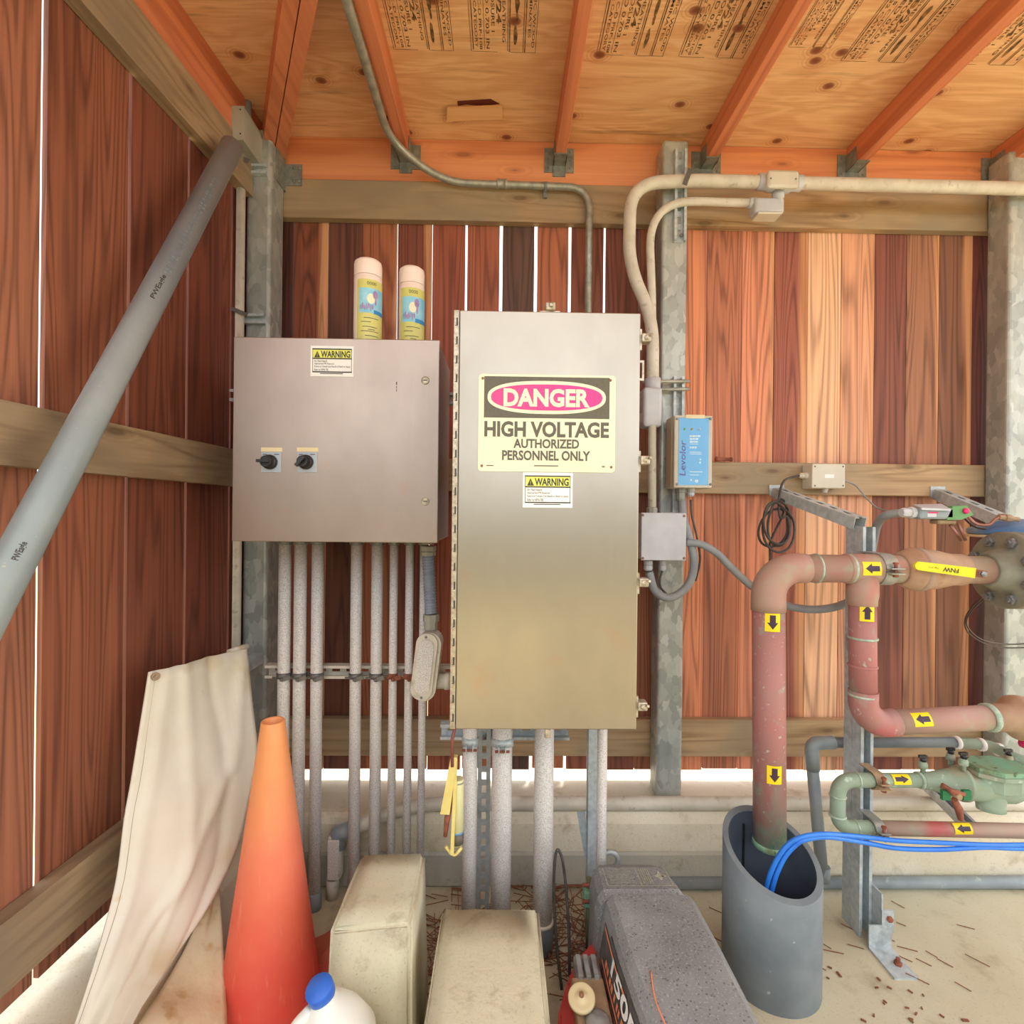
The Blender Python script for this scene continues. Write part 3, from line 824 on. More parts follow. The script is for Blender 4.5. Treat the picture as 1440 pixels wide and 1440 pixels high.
for i in range(n):
    z = tz0 + 0.02 + (tz1 - tz0 - 0.06) * i / (n - 1)
    abox(b, tx0 + 0.0035, tx0 + 0.0075, Y2 - 0.0018, Y2 - 0.001, z, z + 0.02)
    abox(b, tx0 + 0.001, tx0 + 0.0035, Y2 - 0.0018, Y2 - 0.001, z, z + 0.0015)
obj('hinge_slot', b, 'print_black', hg)['kind'] = 'stuff'
lath = pmat('rust_spot', S(150, 110, 80), rough=0.6, metal=0.3); M['rust_spot'] = lath
def latch(px, py, side):
    c = P(px, py, Y2 + 0.015)
    b = bm_new()
    if side == 'top':
        abox(b, c.x - 0.026, c.x + 0.026, Y2 + 0.004, Y2 + 0.03, tz1 - 0.001, tz1 + 0.003)
        abox(b, c.x - 0.012, c.x + 0.014, Y2 - 0.004, Y2 + 0.026, tz1 + 0.003, tz1 + 0.024, 0.004, 2)
        alathe(b, [(0.006, 0), (0.006, 0.005), (0.002, 0.006)], V((c.x + 0.002, Y2 - 0.004, tz1 + 0.015)), (0, -1, 0), 10)
    else:
        x = tx1 - 0.001
        abox(b, x, x + 0.006, Y2 + 0.004, Y2 + 0.03, c.z - 0.03, c.z + 0.024)
        abox(b, x + 0.004, x + 0.028, Y2 - 0.006, Y2 + 0.024, c.z - 0.011, c.z + 0.011, 0.003, 2)
        alathe(b, [(0.007, 0), (0.007, 0.004), (0.003, 0.006)], V((x + 0.016, Y2 - 0.006, c.z)), (0, -1, 0), 6, False)
        alathe(b, [(0.0035, 0), (0.0035, 0.012)], V((x + 0.022, Y2 - 0.004, c.z + 0.003)), (0.5, -1, 0.2), 10)
    return obj('latch', b, 'latch', tall)
latch(773, 430, 'top')
for py in (478, 648, 818, 990): latch(905, py, 'side')
b = bm_new()
hz = Z(520, Y2, 900)
abox(b, tx1 - 0.001, tx1 + 0.012, Y2 + 0.006, Y2 + 0.012, hz - 0.026, hz - 0.02); abox(b, tx1 - 0.001, tx1 + 0.012, Y2 + 0.006, Y2 + 0.012, hz + 0.02, hz + 0.026)
abox(b, tx1 + 0.007, tx1 + 0.012, Y2 + 0.006, Y2 + 0.012, hz - 0.02, hz + 0.02)
obj('padlock_hasp', b, 'latch', tall)
b = bm_new(); abox(b, X(766, Y2, 1030), X(774.5, Y2, 1030), Y2 - 0.002, Y2 + 0.01, tz0 - 0.022, tz0 + 0.0005, 0.002); obj('latch_keeper', b, 'latch', tall)

# danger sign
YS = Y2 - 0.0025
b = bm_new(); p, q = P(672, 662.5, YS), P(866, 528.5, YS)
rc = .009; pol = []
for cxx, czz, a0 in ((q.x - rc, q.z - rc, 0), (p.x + rc, q.z - rc, 1), (p.x + rc, p.z + rc, 2), (q.x - rc, p.z + rc, 3)):
    for i in range(7):
        an = math.pi / 2 * (a0 + i / 6); pol.append(V((cxx + rc * math.cos(an), YS, czz + rc * math.sin(an))))
aprism(b, pol, (0, Y2 - .0004 - YS, 0))
sg = obj('danger_sign', b, 'cream', tall)
b = bm_new(); prect(b, 680.5, 857.5, 531.5, 587, YS - 0.0004); obj('black_panel', b, 'print_grey', sg)
b = bm_new(); pellipse(b, 769, 559, 83.5, 23.3, YS - 0.0008, 64); obj('oval_border', b, 'cream', sg)
b = bm_new(); pellipse(b, 769, 559, 78.5, 18.4, YS - 0.0012, 64); obj('oval', b, 'pink', sg)
b = bm_new(); ptext(b, 'DANGER', 708, 829.5, 547.5, 571.5, YS - 0.0016, 0.04); obj('danger_lettering', b, 'cream', sg)
b = bm_new()
ptext(b, 'HIGH VOLTAGE', 681, 856.5, 594, 614, YS - 0.0006, 0.036)
ptext(b, 'AUTHORIZED', 722, 814.5, 618, 630, YS - 0.0006, 0.03)
ptext(b, 'PERSONNEL ONLY', 706, 830, 634.5, 647, YS - 0.0006, 0.03)
ptext(b, 'NMC', 846, 851.5, 655, 657.5, YS - 0.0006, 0.01)
prect(b, 684, 694, 654, 655.2, YS - 0.0006); prect(b, 751, 785, 654.6, 655.6, YS - 0.0006)
obj('lettering', b, 'print_grey', sg)['kind'] = 'stuff'
for px, py in ((679, 532), (858.5, 535), (677.5, 655), (859.5, 657)):
    c = P(px, py, YS)
    lathe('screw', [(0.0034, 0), (0.0034, 0.001), (0.001, 0.002)], V((c.x, YS, c.z)), (0, -1, 0), 'rust_spot', sg, 12)
warning_label(tall, 735, 805.5, 665, 713.5, Y2)

# ---- canisters on the left cabinet
def canister(px0, px1, ytop, Yc, label, lean):
    R = (px1 - px0) / 2 * Yc / 720 / 1.06
    c = P((px0 + px1) / 2, 430, Yc); base = V((c.x, Yc, CABL_TOP + 0.0005))
    top = Z(ytop, Yc - R * .5, (px0 + px1) / 2)
    H = top - base.z
    t = thing('wipes_canister', label, 'canister', base, 'cleaning wipe canisters on the cabinet')
    lathe('body', [(R * .97, 0), (R, 0.006), (R, H * .80), (R * .985, H * .805)], base, (0, 0, 1), 'can_white', t, 36)
    lathe('cap', [(R * .99, H * .808), (R, H * .815), (R, H * .95), (R * .96, H * .98), (R * .8, H), (0.001, H)], base, (0, 0, 1), 'can_white', t, 36)
    ref = (V((0, 0, 0)) - V((base.x, base.y, 0))).normalized()
    ref = Matrix.Rotation(lean, 3, 'Z') @ ref
    b = bm_new(); cylpatch(b, base, AZ, ref, R + .0006, H * .05, H * .74, -R * .95, R * 1.5, 26); lb = obj('label', b, 'can_label', t)
    b = bm_new(); cylpatch(b, base, AZ, ref, R + .001, H * .36, H * .64, -R * .78, R * 1.5, 22); obj('picture', b, 'can_blue', lb)
    b = bm_new(); cylpatch(b, base, AZ, ref, R + .0013, H * .355, H * .40, R * .3, R * 1.5, 12); obj('picture_band', b, 'can_blue2', lb)
    def blob(bb, s, tt, a, h, rr, n=10):
        bx = AZ.cross(ref)
        bb.faces.new([bb.verts.new(base + AZ * (s + h * math.sin(i * 6.283 / n)) + (ref * math.cos((tt + a * math.cos(i * 6.283 / n)) / rr) + bx * math.sin((tt + a * math.cos(i * 6.283 / n)) / rr)) * rr) for i in range(n)])
    b = bm_new(); blob(b, H * .52, R * .1, R * .3, H * .06, R + .0018); obj('pale_shape', b, 'pale', lb)
    b = bm_new(); blob(b, H * .57, R * .42, R * .2, H * .05, R + .0021); blob(b, H * .50, R * .45, R * .08, H * .05, R + .0021)
    bx = AZ.cross(ref)
    def wr(s0, s1, t0, t1):
        return lambda a, c: base + AZ * (s0 + (s1 - s0) * c) + (ref * math.cos((t0 + (t1 - t0) * a) / (R + .002)) + bx * math.sin((t0 + (t1 - t0) * a) / (R + .002))) * (R + .002)
    for q_ in range(7): blob(b, H * (.425 + .012 * math.sin(q_ * 2.1)), R * (-.62 + .14 * q_), R * .055, H * (.030 + .010 * (q_ % 2)), R + .0021)
    obj('purple_print', b, 'purple', lb)['kind'] = 'stuff'
    b = bm_new()
    atext(b, 'OOOO', None, None, None, warp=wr(H * .675, H * .71, -R * .2, R * .5), bold=.0)
    for s, a, c in ((.30, -.4, .7), (.255, -.6, .1), (.20, -.5, .6), (.17, -.1, .4), (.15, -.6, .7), (.10, -.3, .7)):
        cylpatch(b, base, AZ, ref, R + .0012, H * s, H * (s + .006), R * a, R * c, 8)
    obj('lettering', b, 'print_black', lb)['kind'] = 'stuff'
canister(497, 537.5, 364, 1.60, 'white wipes canister with yellow label standing nearest the steel corner post', 0.12)
canister(560, 597.5, 375, 1.69, 'white wipes canister with yellow label standing nearest the tall cabinet', 0.0)
# ================================================================== conduits and electrical gear
CB = 1.76                                  # conduits under the left cabinet
def clampband(name, c, axis, r, parent, mat, w=0.022, lug=None):
    """pipe strap: ring with two lugs and a bolt"""
    b = bm_new()
    a = axis.normalized()
    alathe(b, [(r + .0005, -w / 2), (r + .004, -w / 2), (r + .004, w / 2), (r + .0005, w / 2), (r + .0005, -w / 2)], c, a, 18, True, False)
    if lug is not None:
        l = V(lug).normalized(); s = a.cross(l)
        for o in (-0.006, 0.004):
            abar(b, c, a, l, s, (-w / 2, w / 2), (r, r + .02), (o, o + .002))
        alathe(b, [(.003, 0), (.003, .024)], c + l * (r + .012) - s * .012, s, 8)
    return obj(name, b, mat, parent)

names = ['right beside the corner post', 'second from the corner post', 'third from the corner post', 'fourth from the corner post',
         'fifth from the corner post', 'slim, sixth from the corner post', 'slim, seventh from the corner post', 'slim, behind the grey corrugated hose']
cond = [(390.7, 408.6), (412.5, 430.8), (437, 454.4), (492, 509), (521, 538), (546.8, 559), (569, 581), (589, 600)]
grp = 'painted conduits under the square cabinet'
for i, (a0, a1) in enumerate(cond):
    R = (a1 - a0) / 2 * CB / 720 / 1.07
    Yc = CB if i < 7 else CB + 0.004
    c = P((a0 + a1) / 2, 900, Yc)
    x = c.x
    zt = cz0 + 0.004
    t = thing('conduit', 'pale painted vertical conduit under the square cabinet, ' + names[i], 'conduit', (x, Yc, 0), grp)
    tube('pipe', [(x, Yc, 0.0), (x, Yc, zt - 0.012)], R, 'conduit', t, 18)
    lathe('connector', [(R + .002, -.028), (R + .005, -.026), (R + .005, -.010), (R + .003, -.008), (R + .003, 0)], V((x, Yc, zt)), (0, 0, 1), 'hanger', t, 14, False)
    if i in (0, 1, 2):
        lathe('coupling', [(R + .004, 0.0), (R + .004, 0.055), (R + .002, .058)], V((x, Yc, 0)), (0, 0, 1), 'pvc', t, 18)
    if i < 7:
        zz = Z(950, CB, 480)
        b = bm_new()
        ax = V((1, 0, 0.35)).normalized()
        alathe(b, [(R + .0005, -.009), (R + .0035, -.009), (R + .0035, .009), (R + .0005, .009), (R + .0005, -.009)], V((x, Yc, zz)), (0.0, 0.12, 1), 16, True, False)
        abar(b, V((x + R * .35, Yc - R - .004, zz - .006)), ax, V((-.35, 0, 1)).normalized(), AY, (-.004, .028), (-.007, .007), (-.003, .0))
        alathe(b, [(.004, 0), (.004, .03)], V((x - R - .012, Yc - R * .7, zz - .004)), (1, 0, 0), 8)
        alathe(b, [(.006, 0), (.006, .004), (.002, .006)], V((x + .004, Yc - R - .006, zz - .006)), (0, -1, 0), 8)
        obj('pipe_strap', b, 'rust' if i in (5, 6) else 'dark_metal', t)

# wall struts that carry the cabinets and conduits
def hstrut(px0, px1, pyc, Y, depth, label, d=0.041):
    a, c = P(px0, pyc, Y), P(px1, pyc, Y)
    s = strut('strut_channel', V((a.x, depth, a.z)), V((c.x, depth, a.z)), (0, -1, 0), None, 0.045, depth - Y, True, 'beige_conduit')
    return tag(s, label, 'strut')
hstrut(372, 640, 945, 1.79, 1.825, 'pale lipped strut channel running behind the row of conduits')
# stand-off strut behind the left cabinet
s = strut('strut_channel', V((LPX0 + .02, 1.8495, Z(560, 1.84, 480))), V((X(640, 1.84), 1.8495, Z(560, 1.84, 480))), (0, -1, 0), None, .041, .039)
tag(s, 'strut channel carrying the back of the square steel cabinet', 'strut')
b = bm_new(); abox(b, LPX0 + .045, LPX0 + .085, 1.8497, 1.9495, Z(560, 1.84, 480) - .02, Z(560, 1.84, 480) + .02); tag(obj('strut_spacer', b, 'strut'), 'steel spacer between the corner post and the strut behind the square cabinet', 'bracket')
b = bm_new(); abox(b, LPX0 + .045, LPX0 + .085, 1.8255, 1.9495, Z(945, 1.79) - .02, Z(945, 1.79) + .02)
tag(obj('strut_spacer', b, 'strut'), 'steel spacer between the corner post and the strut behind the conduits', 'bracket')

# vertical struts at the tall cabinet
vs1 = thing('strut_channel', 'slotted upright strut channel between two fat conduits under the tall cabinet', 'strut', (X(680, 1.66), 1.66, 0))
strut('channel', V((X(680, 1.66, 1150), 1.66, 0)), V((X(680, 1.66, 1150), 1.66, tz1 - .1)), (0, 1, 0), vs1, 0.041, 0.03, True, 'strut', 0.043)
vs2 = thing('strut_channel', 'slotted upright strut channel beside the slim conduit under the tall cabinet', 'strut', (X(832, 1.66), 1.66, 0))
xq = X(833, 1.66, 1150)
strut('channel', V((xq + .016, 1.681, 0)), V((xq + .016, 1.681, tz1 - .1)), (-1, 0, 0), vs2, 0.041, 0.03, True, 'strut', 0.043)
b = bm_new()
aprism(b, [P(811, 1142, 1.69), P(823, 1142, 1.69), P(826, 1205, 1.69), P(822, 1205, 1.69)], (0, .004, 0)); obj('angle_bracket', b, 'strut', vs2)
hs = strut('strut_channel', V((X(620, 1.71, 1027), 1.727, Z(1027, 1.71))), V((X(800, 1.71, 1027), 1.727, Z(1027, 1.71))), (0, -1, 0), None, .05, .035)
tag(hs, 'horizontal strut channel behind the bottom of the tall cabinet', 'strut')
# conduits under the tall cabinet
CT = 1.585
for (a0, a1, nm, cl, coup) in ((650, 670.5, 'left of the slotted strut', True, False), (691, 719.5, 'fat, right of the slotted strut', True, False),
                               (750.5, 778, 'fat, with a grey coupling at its foot', False, True), (839, 853, 'slim, behind the black mower bag', False, False)):
    R = (a1 - a0) / 2 * CT / 720
    c = P((a0 + a1) / 2, 1150, CT)
    t = thing('conduit', 'speckled pale conduit under the tall cabinet, ' + nm, 'conduit', (c.x, CT, 0), 'speckled conduits under the tall cabinet')
    tube('pipe', [(c.x, CT, 0), (c.x, CT, tz0 + .0035)], R, 'conduit', t, 22)
    if cl:
        zz = Z(1043, CT, 690)
        b = bm_new()
        alathe(b, [(R + .0005, -.012), (R + .0035, -.012), (R + .0035, .012), (R + .0005, .012), (R + .0005, -.012)], V((c.x, CT, zz)), (0, .25, 1), 20, True, False)
        for sgn in (-1, 1):
            abox(b, c.x + sgn * .010 - .0015, c.x + sgn * .010 + .0015, CT - R - .016, CT - R + .004, zz - .02, zz + .004)
        obj('pipe_strap', b, 'strut', t)
        tube('strap_bolt', [(c.x - .022, CT - R - .01, zz - .012), (c.x + .022, CT - R - .01, zz - .012)], .0042, 'rust', t, 8)
    if coup:
        lathe('coupling', [(R + .003, 0), (R + .004, .07), (R + .003, .088), (R + .0005, .092)], V((c.x, CT, 0)), (0, 0, 1), 'pvc_dark', t, 22)
        lathe('coupling_rim', [(R + .001, .088), (R + .0045, .089), (R + .0045, .096), (R + .001, .098)], V((c.x, CT, 0)), (0, 0, 1), 'beige_conduit', t, 22)

# flexible corrugated conduit with conduit body beside the tall cabinet
Yf = 1.70
t = thing('flex_conduit', 'grey corrugated hose joined to an oval conduit body beside the tall cabinet', 'conduit', P(603, 880, Yf))
A, Bp = P(602, 780, Yf), P(606, 862, Yf)
pts, rs = [], []
for i in range(91):
    pts.append(A + (Bp - A) * (i / 90)); rs.append(.0195 + .0016 * math.cos(i * math.pi * 2 / 4.5))
b = bm_new(); atube(b, pts, rs, 20); obj('hose', b, pmat('blue_grey_hose', S(138, 146, 162), S(120, 128, 142), scale=20, rough=0.5), t)
lathe('gland', [(.026, 0), (.026, .012), (.022, .013), (.0265, .016), (.0265, .03), (.024, .032)], P(602, 781, Yf), (0, 0, 1), 'box_dull', t, 8, False)
lathe('gland', [(.022, -.03), (.022, -.004), (.0265, -.003), (.0265, .016), (.024, .02)], P(606, 872, Yf), (0, 0, 1), 'box_dull', t, 8, False)
lathe('cabinet_nipple', [(.02, 0), (.02, .02)], V((P(602, 781, Yf).x, Yf, cz0 - .016)), (0, 0, 1), 'box_dull', t, 14)
def oval_ring(px0, px1, py0, py1, Y, n=10, slant=0.0):
    """stadium outline, given in the photograph's frame at distance Y"""
    p, q = P(px0, py1, Y), P(px1, py0, Y)
    r = (q.x - p.x) / 2; out = []
    cx = (p.x + q.x) / 2
    for i in range(n + 1):
        an = math.pi * i / n
        out.append(V((cx + r * math.cos(an) + slant, Y, q.z - r + r * math.sin(an))))
    for i in range(n + 1):
        an = math.pi + math.pi * i / n
        out.append(V((cx + r * math.cos(an) - slant, Y, p.z + r + r * math.sin(an))))
    return out
Yb = 1.645
b = bm_new(); aprism(b, oval_ring(583, 617, 890, 986, Yb + .01, slant=.008), (0, .062, 0)); obj('conduit_body', b, 'beige_conduit', t)
b = bm_new(); aprism(b, oval_ring(580.5, 612, 891, 985, Yb, slant=.008), (0, .01, 0)); cv = obj('cover', b, 'beige_conduit', t)
b = bm_new(); aprism(b, oval_ring(585, 607.5, 900, 976, Yb - .004, slant=.006), (0, .004, 0)); obj('cover_panel', b, 'conduit', cv)
for px, py in ((599, 896), (592.5, 981)):
    lathe('screw', [(.004, 0), (.004, .002), (.001, .003)], P(px, py, Yb), (0, -1, 0), 'bolt', t, 10)
pA, pB = P(610, 958, Yb + .05), P(641, 958, Yb + .05)
b = bm_new(); alathe(b, [(.024, 0), (.024, .035), (.027, .036), (.027, .052), (.022, .053), (.022, (pB - pA).length)], pA, (1, 0, 0), 16); obj('side_nipple', b, 'beige_conduit', t)

# overhead thin grey conduit along joist, header and down behind the tall cabinet
xo = jx[0] - .034
t = thing('overhead_conduit', 'thin grey metal conduit bending off the joist and along the header', 'conduit', (xo, 1.5, 2.6))
Yh = 2.045
e1, e2, e3 = P(640, 258, Yh), P(829, 264, Yh), P(829, 520, Yh)
zj = JB - .019
path = fillet([V((xo, ROOF_Y0, zj)), V((xo, 1.93, zj)), V((e1.x - .05, Yh, e1.z + .003)), V((e2.x, Yh, e2.z)), V((e2.x, Yh, e3.z))], [.10, .11, .09], 9)
b = bm_new(); atube(b, path, .0142, 14); obj('pipe', b, 'emt', t)
c = P(706, 258.5, Yh)
lathe('coupling', [(.0145, -.022), (.019, -.02), (.019, -.012), (.0165, -.011), (.0165, .011), (.019, .012), (.019, .02), (.0145, .022)], c, (1, 0, -.01), 'emt', t, 16)
b = bm_new(); c = P(767, 262, Yh); alathe(b, [(.0145, -.006), (.0165, -.006), (.0165, .006), (.0145, .006), (.0145, -.006)], c, (1, 0, 0), 14, True, False); abox(b, c.x - .007, c.x + .007, Yh + .012, RAIL - .0005, c.z - .036, c.z - .01); abox(b, c.x - .007, c.x + .007, Yh + .002, Yh + .014, c.z - .018, c.z - .0145); obj('pipe_strap', b, 'hanger', t)

# the two beige conduits with conduit bodies on the upper right
Ya = 1.93
t = thing('beige_conduit', 'thick beige conduit running along the top rail and looping down past the centre post', 'conduit', P(918, 540, Ya))
q = [P(1500, 267, Ya), P(1060, 256, Ya), P(985, 254, Ya), P(895, 256, Ya), P(884, 372, Ya), P(918, 452, Ya), P(918, 545, Ya)]
path = [q[0]] + fillet([q[1], q[2] - AX * .02, P(887, 258, Ya), P(884, 372, Ya), P(918, 450, Ya), q[6]], [.05, .16, .10, .10], 10)
path.insert(1, P(2000, 278, Ya)) if False else None
b = bm_new(); atube(b, [P(1990, 279, Ya)] + path, .0232, 18); obj('pipe', b, 'beige_conduit', t)
# LB fitting above the blue controller
c0, c1 = P(904, 600, 1.90), P(931, 545, 1.90)
b = bm_new(); abox(b, c0.x, c1.x, 1.89, 1.965, c0.z, c1.z, .012, 3); obj('conduit_body', b, 'box_grey', t)
lathe('hub', [(.024, -.025), (.029, -.02), (.029, .02), (.024, .022)], P(918, 540, Ya), (0, 0, 1), 'box_grey', t, 16)
lathe('hub', [(.02, 0), (.02, .03)], P(912, 588, 1.925), (-1, -.4, 0), 'box_grey', t, 16)
# T body
c = P(1096, 257, Ya)
b = bm_new(); alathe(b, [(.0235, -.085), (.029, -.082), (.029, -.05), (.036, -.04), (.036, .04), (.029, .05), (.029, .082), (.0235, .085)], c, (1, 0, -.012), 16); obj('tee_body', b, 'box_grey', t)
b = bm_new(); aprism(b, [p + AY * 0 for p in oval_ring(0, 100, 0, 40, Ya)], (0, .001, 0)) if False else None
pl = bm_new()
p, qq = P(1079, 264, Ya - .042), P(1124, 240, Ya - .042)
abox(pl, p.x, qq.x, Ya - .046, Ya - .030, p.z, qq.z, .011, 3); cvv = obj('cover', pl, 'box_white', t)
for px in (1084, 1119): lathe('screw', [(.003, 0), (.003, .002)], P(px, 251 + (px - 1084) * .02, Ya - .046), (0, -1, 0), 'bolt', cvv, 8)
lathe('branch', [(.021, 0), (.021, .03), (.0165, .032), (.0165, .055)], P(1094, 268, Ya), (0.05, 0, -1), 'box_grey', t, 16)
t2 = thing('beige_conduit', 'slim beige conduit elbowing down behind the thick one beside the centre post', 'conduit', P(917, 700, 1.945))
Yc2 = 1.945
path = fillet([P(1066, 286, Yc2), P(912, 281, Yc2), P(917, 425, Yc2), P(917, 716, Yc2 - .06)], [.22, .05], 12)
b = bm_new(); atube(b, path, .0152, 16); obj('pipe', b, 'beige_conduit', t2)
p, qq = P(1062, 298, Yc2 - .03), P(1104, 277, Yc2 - .03)
b = bm_new(); abox(b, p.x, qq.x, Yc2 - .03, Yc2 + .022, p.z, qq.z, .01, 3); bd = obj('conduit_body', b, 'box_grey', t2)
p, qq = P(1066, 299, Yc2 - .034), P(1100, 291, Yc2 - .034)
b = bm_new(); abox(b, p.x, qq.x, Yc2 - .036, Yc2 + .02, p.z - .004, p.z + .004, .002); obj('cover', b, 'box_white', t2)
lathe('hub', [(.0155, 0), (.019, .004), (.021, .03)], P(1052, 286, Yc2), (1, 0, 0), 'box_grey', t2, 14)
lathe('hub', [(.016, -.03), (.02, -.028), (.02, -.005), (.016, 0)], P(917, 713, Yc2 - .06), (0, 0, 1), 'box_dull', t2, 8, False)

# struts on the centre post
s = thing('post_strut', 'short lipped strut channel bolted to the top of the centre post', 'strut', P(956, 338, POSTF))
a, c = P(957, 338, POSTF - .021), P(957, 208, POSTF - .021)
strut('channel', V((a.x, POSTF - .0005, a.z)), V((a.x, POSTF - .0005, c.z)), (0, -1, 0), s, .046, .02, True)
b = bm_new(); cc = P(963, 255, Ya); abar(b, V((cc.x, Ya - .028, cc.z)), V((.35, 0, 1)).normalized(), V((1, 0, -.35)).normalized(), AY, (-.034, .03), (-.009, .009), (-.003, .0)); obj('conduit_clamp', b, 'dark_metal', s)
lathe('bolt', [(.007, 0), (.007, .005)], P(958, 331, POSTF - .006), (0, -1, 0), 'bolt', s, 6, False)
s = thing('post_strut', 'slotted strut channel on the centre post above the blue controller', 'strut', P(953, 700, POSTF))
a = P(953, 720, POSTF - .02); zt = Z(531, POSTF, 953)
strut('channel', V((a.x, POSTF - .0005, a.z)), V((a.x, POSTF - .0005, zt)), (0, -1, 0), s, .041, .022, True)
for py in (537, 548):
    tube('threaded_rod', [P(904, py, POSTF - .03), P(969, py - 1, POSTF - .03)], .0065, 'emt', s, 10)

# blue controller box
Yq = 1.85
bx = thing('controller_box', 'beige controller box with bright blue front label', 'control box', P(975, 687, 1.9))
p, qq = P(947.5, 686, Yq), P(1003, 584, Yq)
b = bm_new(); abox(b, p.x, qq.x, Yq + .03, POSTF - .024, p.z, qq.z, .004, 2); obj('housing', b, 'box_beige', bx)
b = bm_new(); abox(b, p.x + .001, qq.x - .001, Yq + .004, Yq + .03, p.z + .001, qq.z - .001, .003, 2); obj('front_frame', b, 'box_beige', bx)
pl = plate('blue_label', 954, 997, 588, 682, Yq + .002, .0018, 'blue_label', bx)
plate('paper_tag', 965, 991.5, 583.5, 588.2, Yq - .0005, .001, 'tape', bx)
yk = Yq + .0014
b = bm_new()
M['levo'] = pmat('violet_blue_print', S(36, 58, 158), rough=.5)
p0, p1 = P(955.5, 669, yk), P(964.5, 619, yk)
vs_, _ = None, None
o_ = V((p1.x, yk, p0.z))
atext(b, 'Levolor', o_, AZ * (p1.z - p0.z), AX * -(p1.x - p0.x), bold=.018, shear=.1)
obj('brand_lettering', b, 'levo', pl)
b = bm_new()
for y0, ws in ((612, (3, 5, 2, 4)), (616, (4, 3, 5)), (620, (5, 2, 4)), (628, (2, 4, 3))):
    xx = 970.0
    for w_ in ws: prect(b, xx, xx + w_ * .9, y0, y0 + 2.6, yk); xx += w_ * .9 + .7
for r in ((970, 982, 624.2, 624.8), (970, 986, 635.5, 636.3), (970, 987, 638, 638.8), (970, 988, 663, 664), (970, 983, 667.5, 668.3)): prect(b, *r, yk)
pellipse(b, 979.5, 676.5, 2.6, 2.2, yk, 14); pellipse(b, 972, 675, 1.5, 1.5, yk, 10); pellipse(b, 985, 646, 1.1, 1.5, yk, 10); pellipse(b, 984.6, 650.5, 1.3, 1.5, yk, 10)
obj('lettering', b, 'pale_blue', pl)['kind'] = 'stuff'
for px, m in ((962.7, 'led_green'), (973, 'led_amber'), (983.5, 'led_clear')):
    lathe('indicator_lens', [(.005, 0), (.0045, .002), (.001, .003)], P(px, 603.5, yk), (0, -1, 0), m, bx, 12)
p, qq = P(948.5, 685, Yq), P(1002, 585, Yq)
b = bm_new(); abox(b, p.x, qq.x, Yq - .004, Yq - .002, p.z, qq.z, .001)
obj('clear_cover', b, 'clear', bx)
for px, py in ((952, 589), (999, 589), (952, 681), (999, 681)):
    lathe('screw', [(.0045, 0), (.0045, .003), (.002, .004)], P(px, py, Yq - .002), (0, -1, 0), 'bolt', bx, 10)
lathe('gland', [(.02, 0), (.02, .014), (.017, .016), (.017, .04), (.019, .042), (.019, .046)], P(957.5, 687, Yq + .05), (0, 0, -1), 'hanger', bx, 10, False)
lathe('gland', [(.014, 0), (.014, .012), (.011, .013), (.0135, .016), (.0135, .024), (.008, .03)], P(971.5, 687, Yq + .05), (0, 0, -1), 'box_grey', bx, 10, False)

# grey junction box
Yj = 1.81
jb = thing('junction_box', 'square light grey junction box below the blue controller', 'junction box', P(933, 788, 1.88))
p, qq = P(901.5, 788, Yj), P(965.5, 721.5, Yj)
b = bm_new(); abox(b, p.x + .002, qq.x - .002, Yj + .008, POSTF - .0005, p.z + .002, qq.z - .002, .004, 2); obj('housing', b, 'box_grey', jb)
b = bm_new(); abox(b, p.x, qq.x, Yj, Yj + .0075, p.z, qq.z, .003, 2); obj('lid', b, 'box_grey', jb)
for px, py in ((904, 724.5), (962, 725.5), (904, 785), (962, 785)):
    lathe('screw', [(.0048, 0), (.0048, .001), (.002, .002)], P(px, py, Yj), (0, -1, 0), 'rust_spot', jb, 10)
for px, r in ((911.5, .0165), (932, .0115)):
    lathe('gland', [(r, 0), (r, .014), (r * .85, .015), (r, .018), (r, .03), (r * .7, .036)], P(px, 788.5, Yj + .06), (0, 0, -1), 'box_grey', jb, 10, False)

# hoses and cables
h = tube('flex_hose', spline([P(958.5, 704, 1.90), P(961, 730, 1.88), P(968, 752, 1.875), P(976, 790, 1.87), P(968, 822, 1.87), P(944, 840, 1.87), P(922, 832, 1.87), P(912.5, 804, 1.87)], 9), .0150, 'hose', None, 14)
tag(h, 'grey hose looping from the blue controller round to the junction box', 'hose')
h = tube('flex_hose', spline([P(965, 763, 1.86), P(985, 765, 1.85), P(1008, 778, 1.84), P(1030, 800, 1.83), P(1058, 825, 1.80), P(1095, 848, 1.76), P(1140, 857, 1.75), P(1180, 852, 1.755), P(1206, 836, 1.755), P(1221, 800, 1.755), P(1227, 765, 1.75), P(1234, 737, 1.72), P(1248, 724, 1.66), P(1278, 721, 1.62)], 9), .0135, 'hose', None, 14)
tag(h, 'grey hose running from the junction box behind the red pipes to the green flow switch', 'hose')
w = tube('signal_cable', spline([P(971.5, 703, 1.90), P(973, 725, 1.89), P(980, 755, 1.885), P(984.5, 785, 1.885), P(981, 805, 1.90), P(978, 816, 1.93)], 8), .0042, 'cable', None, 8)
tag(w, 'thin black cable hanging from the blue controller behind its hose', 'cable')
w = tube('signal_cable', spline([P(932, 800, 1.87), P(928, 815, 1.88), P(929, 826, 1.89), P(937, 835, 1.91)], 8), .0042, 'cable', None, 8)
tag(w, 'short black cable under the square junction box', 'cable')

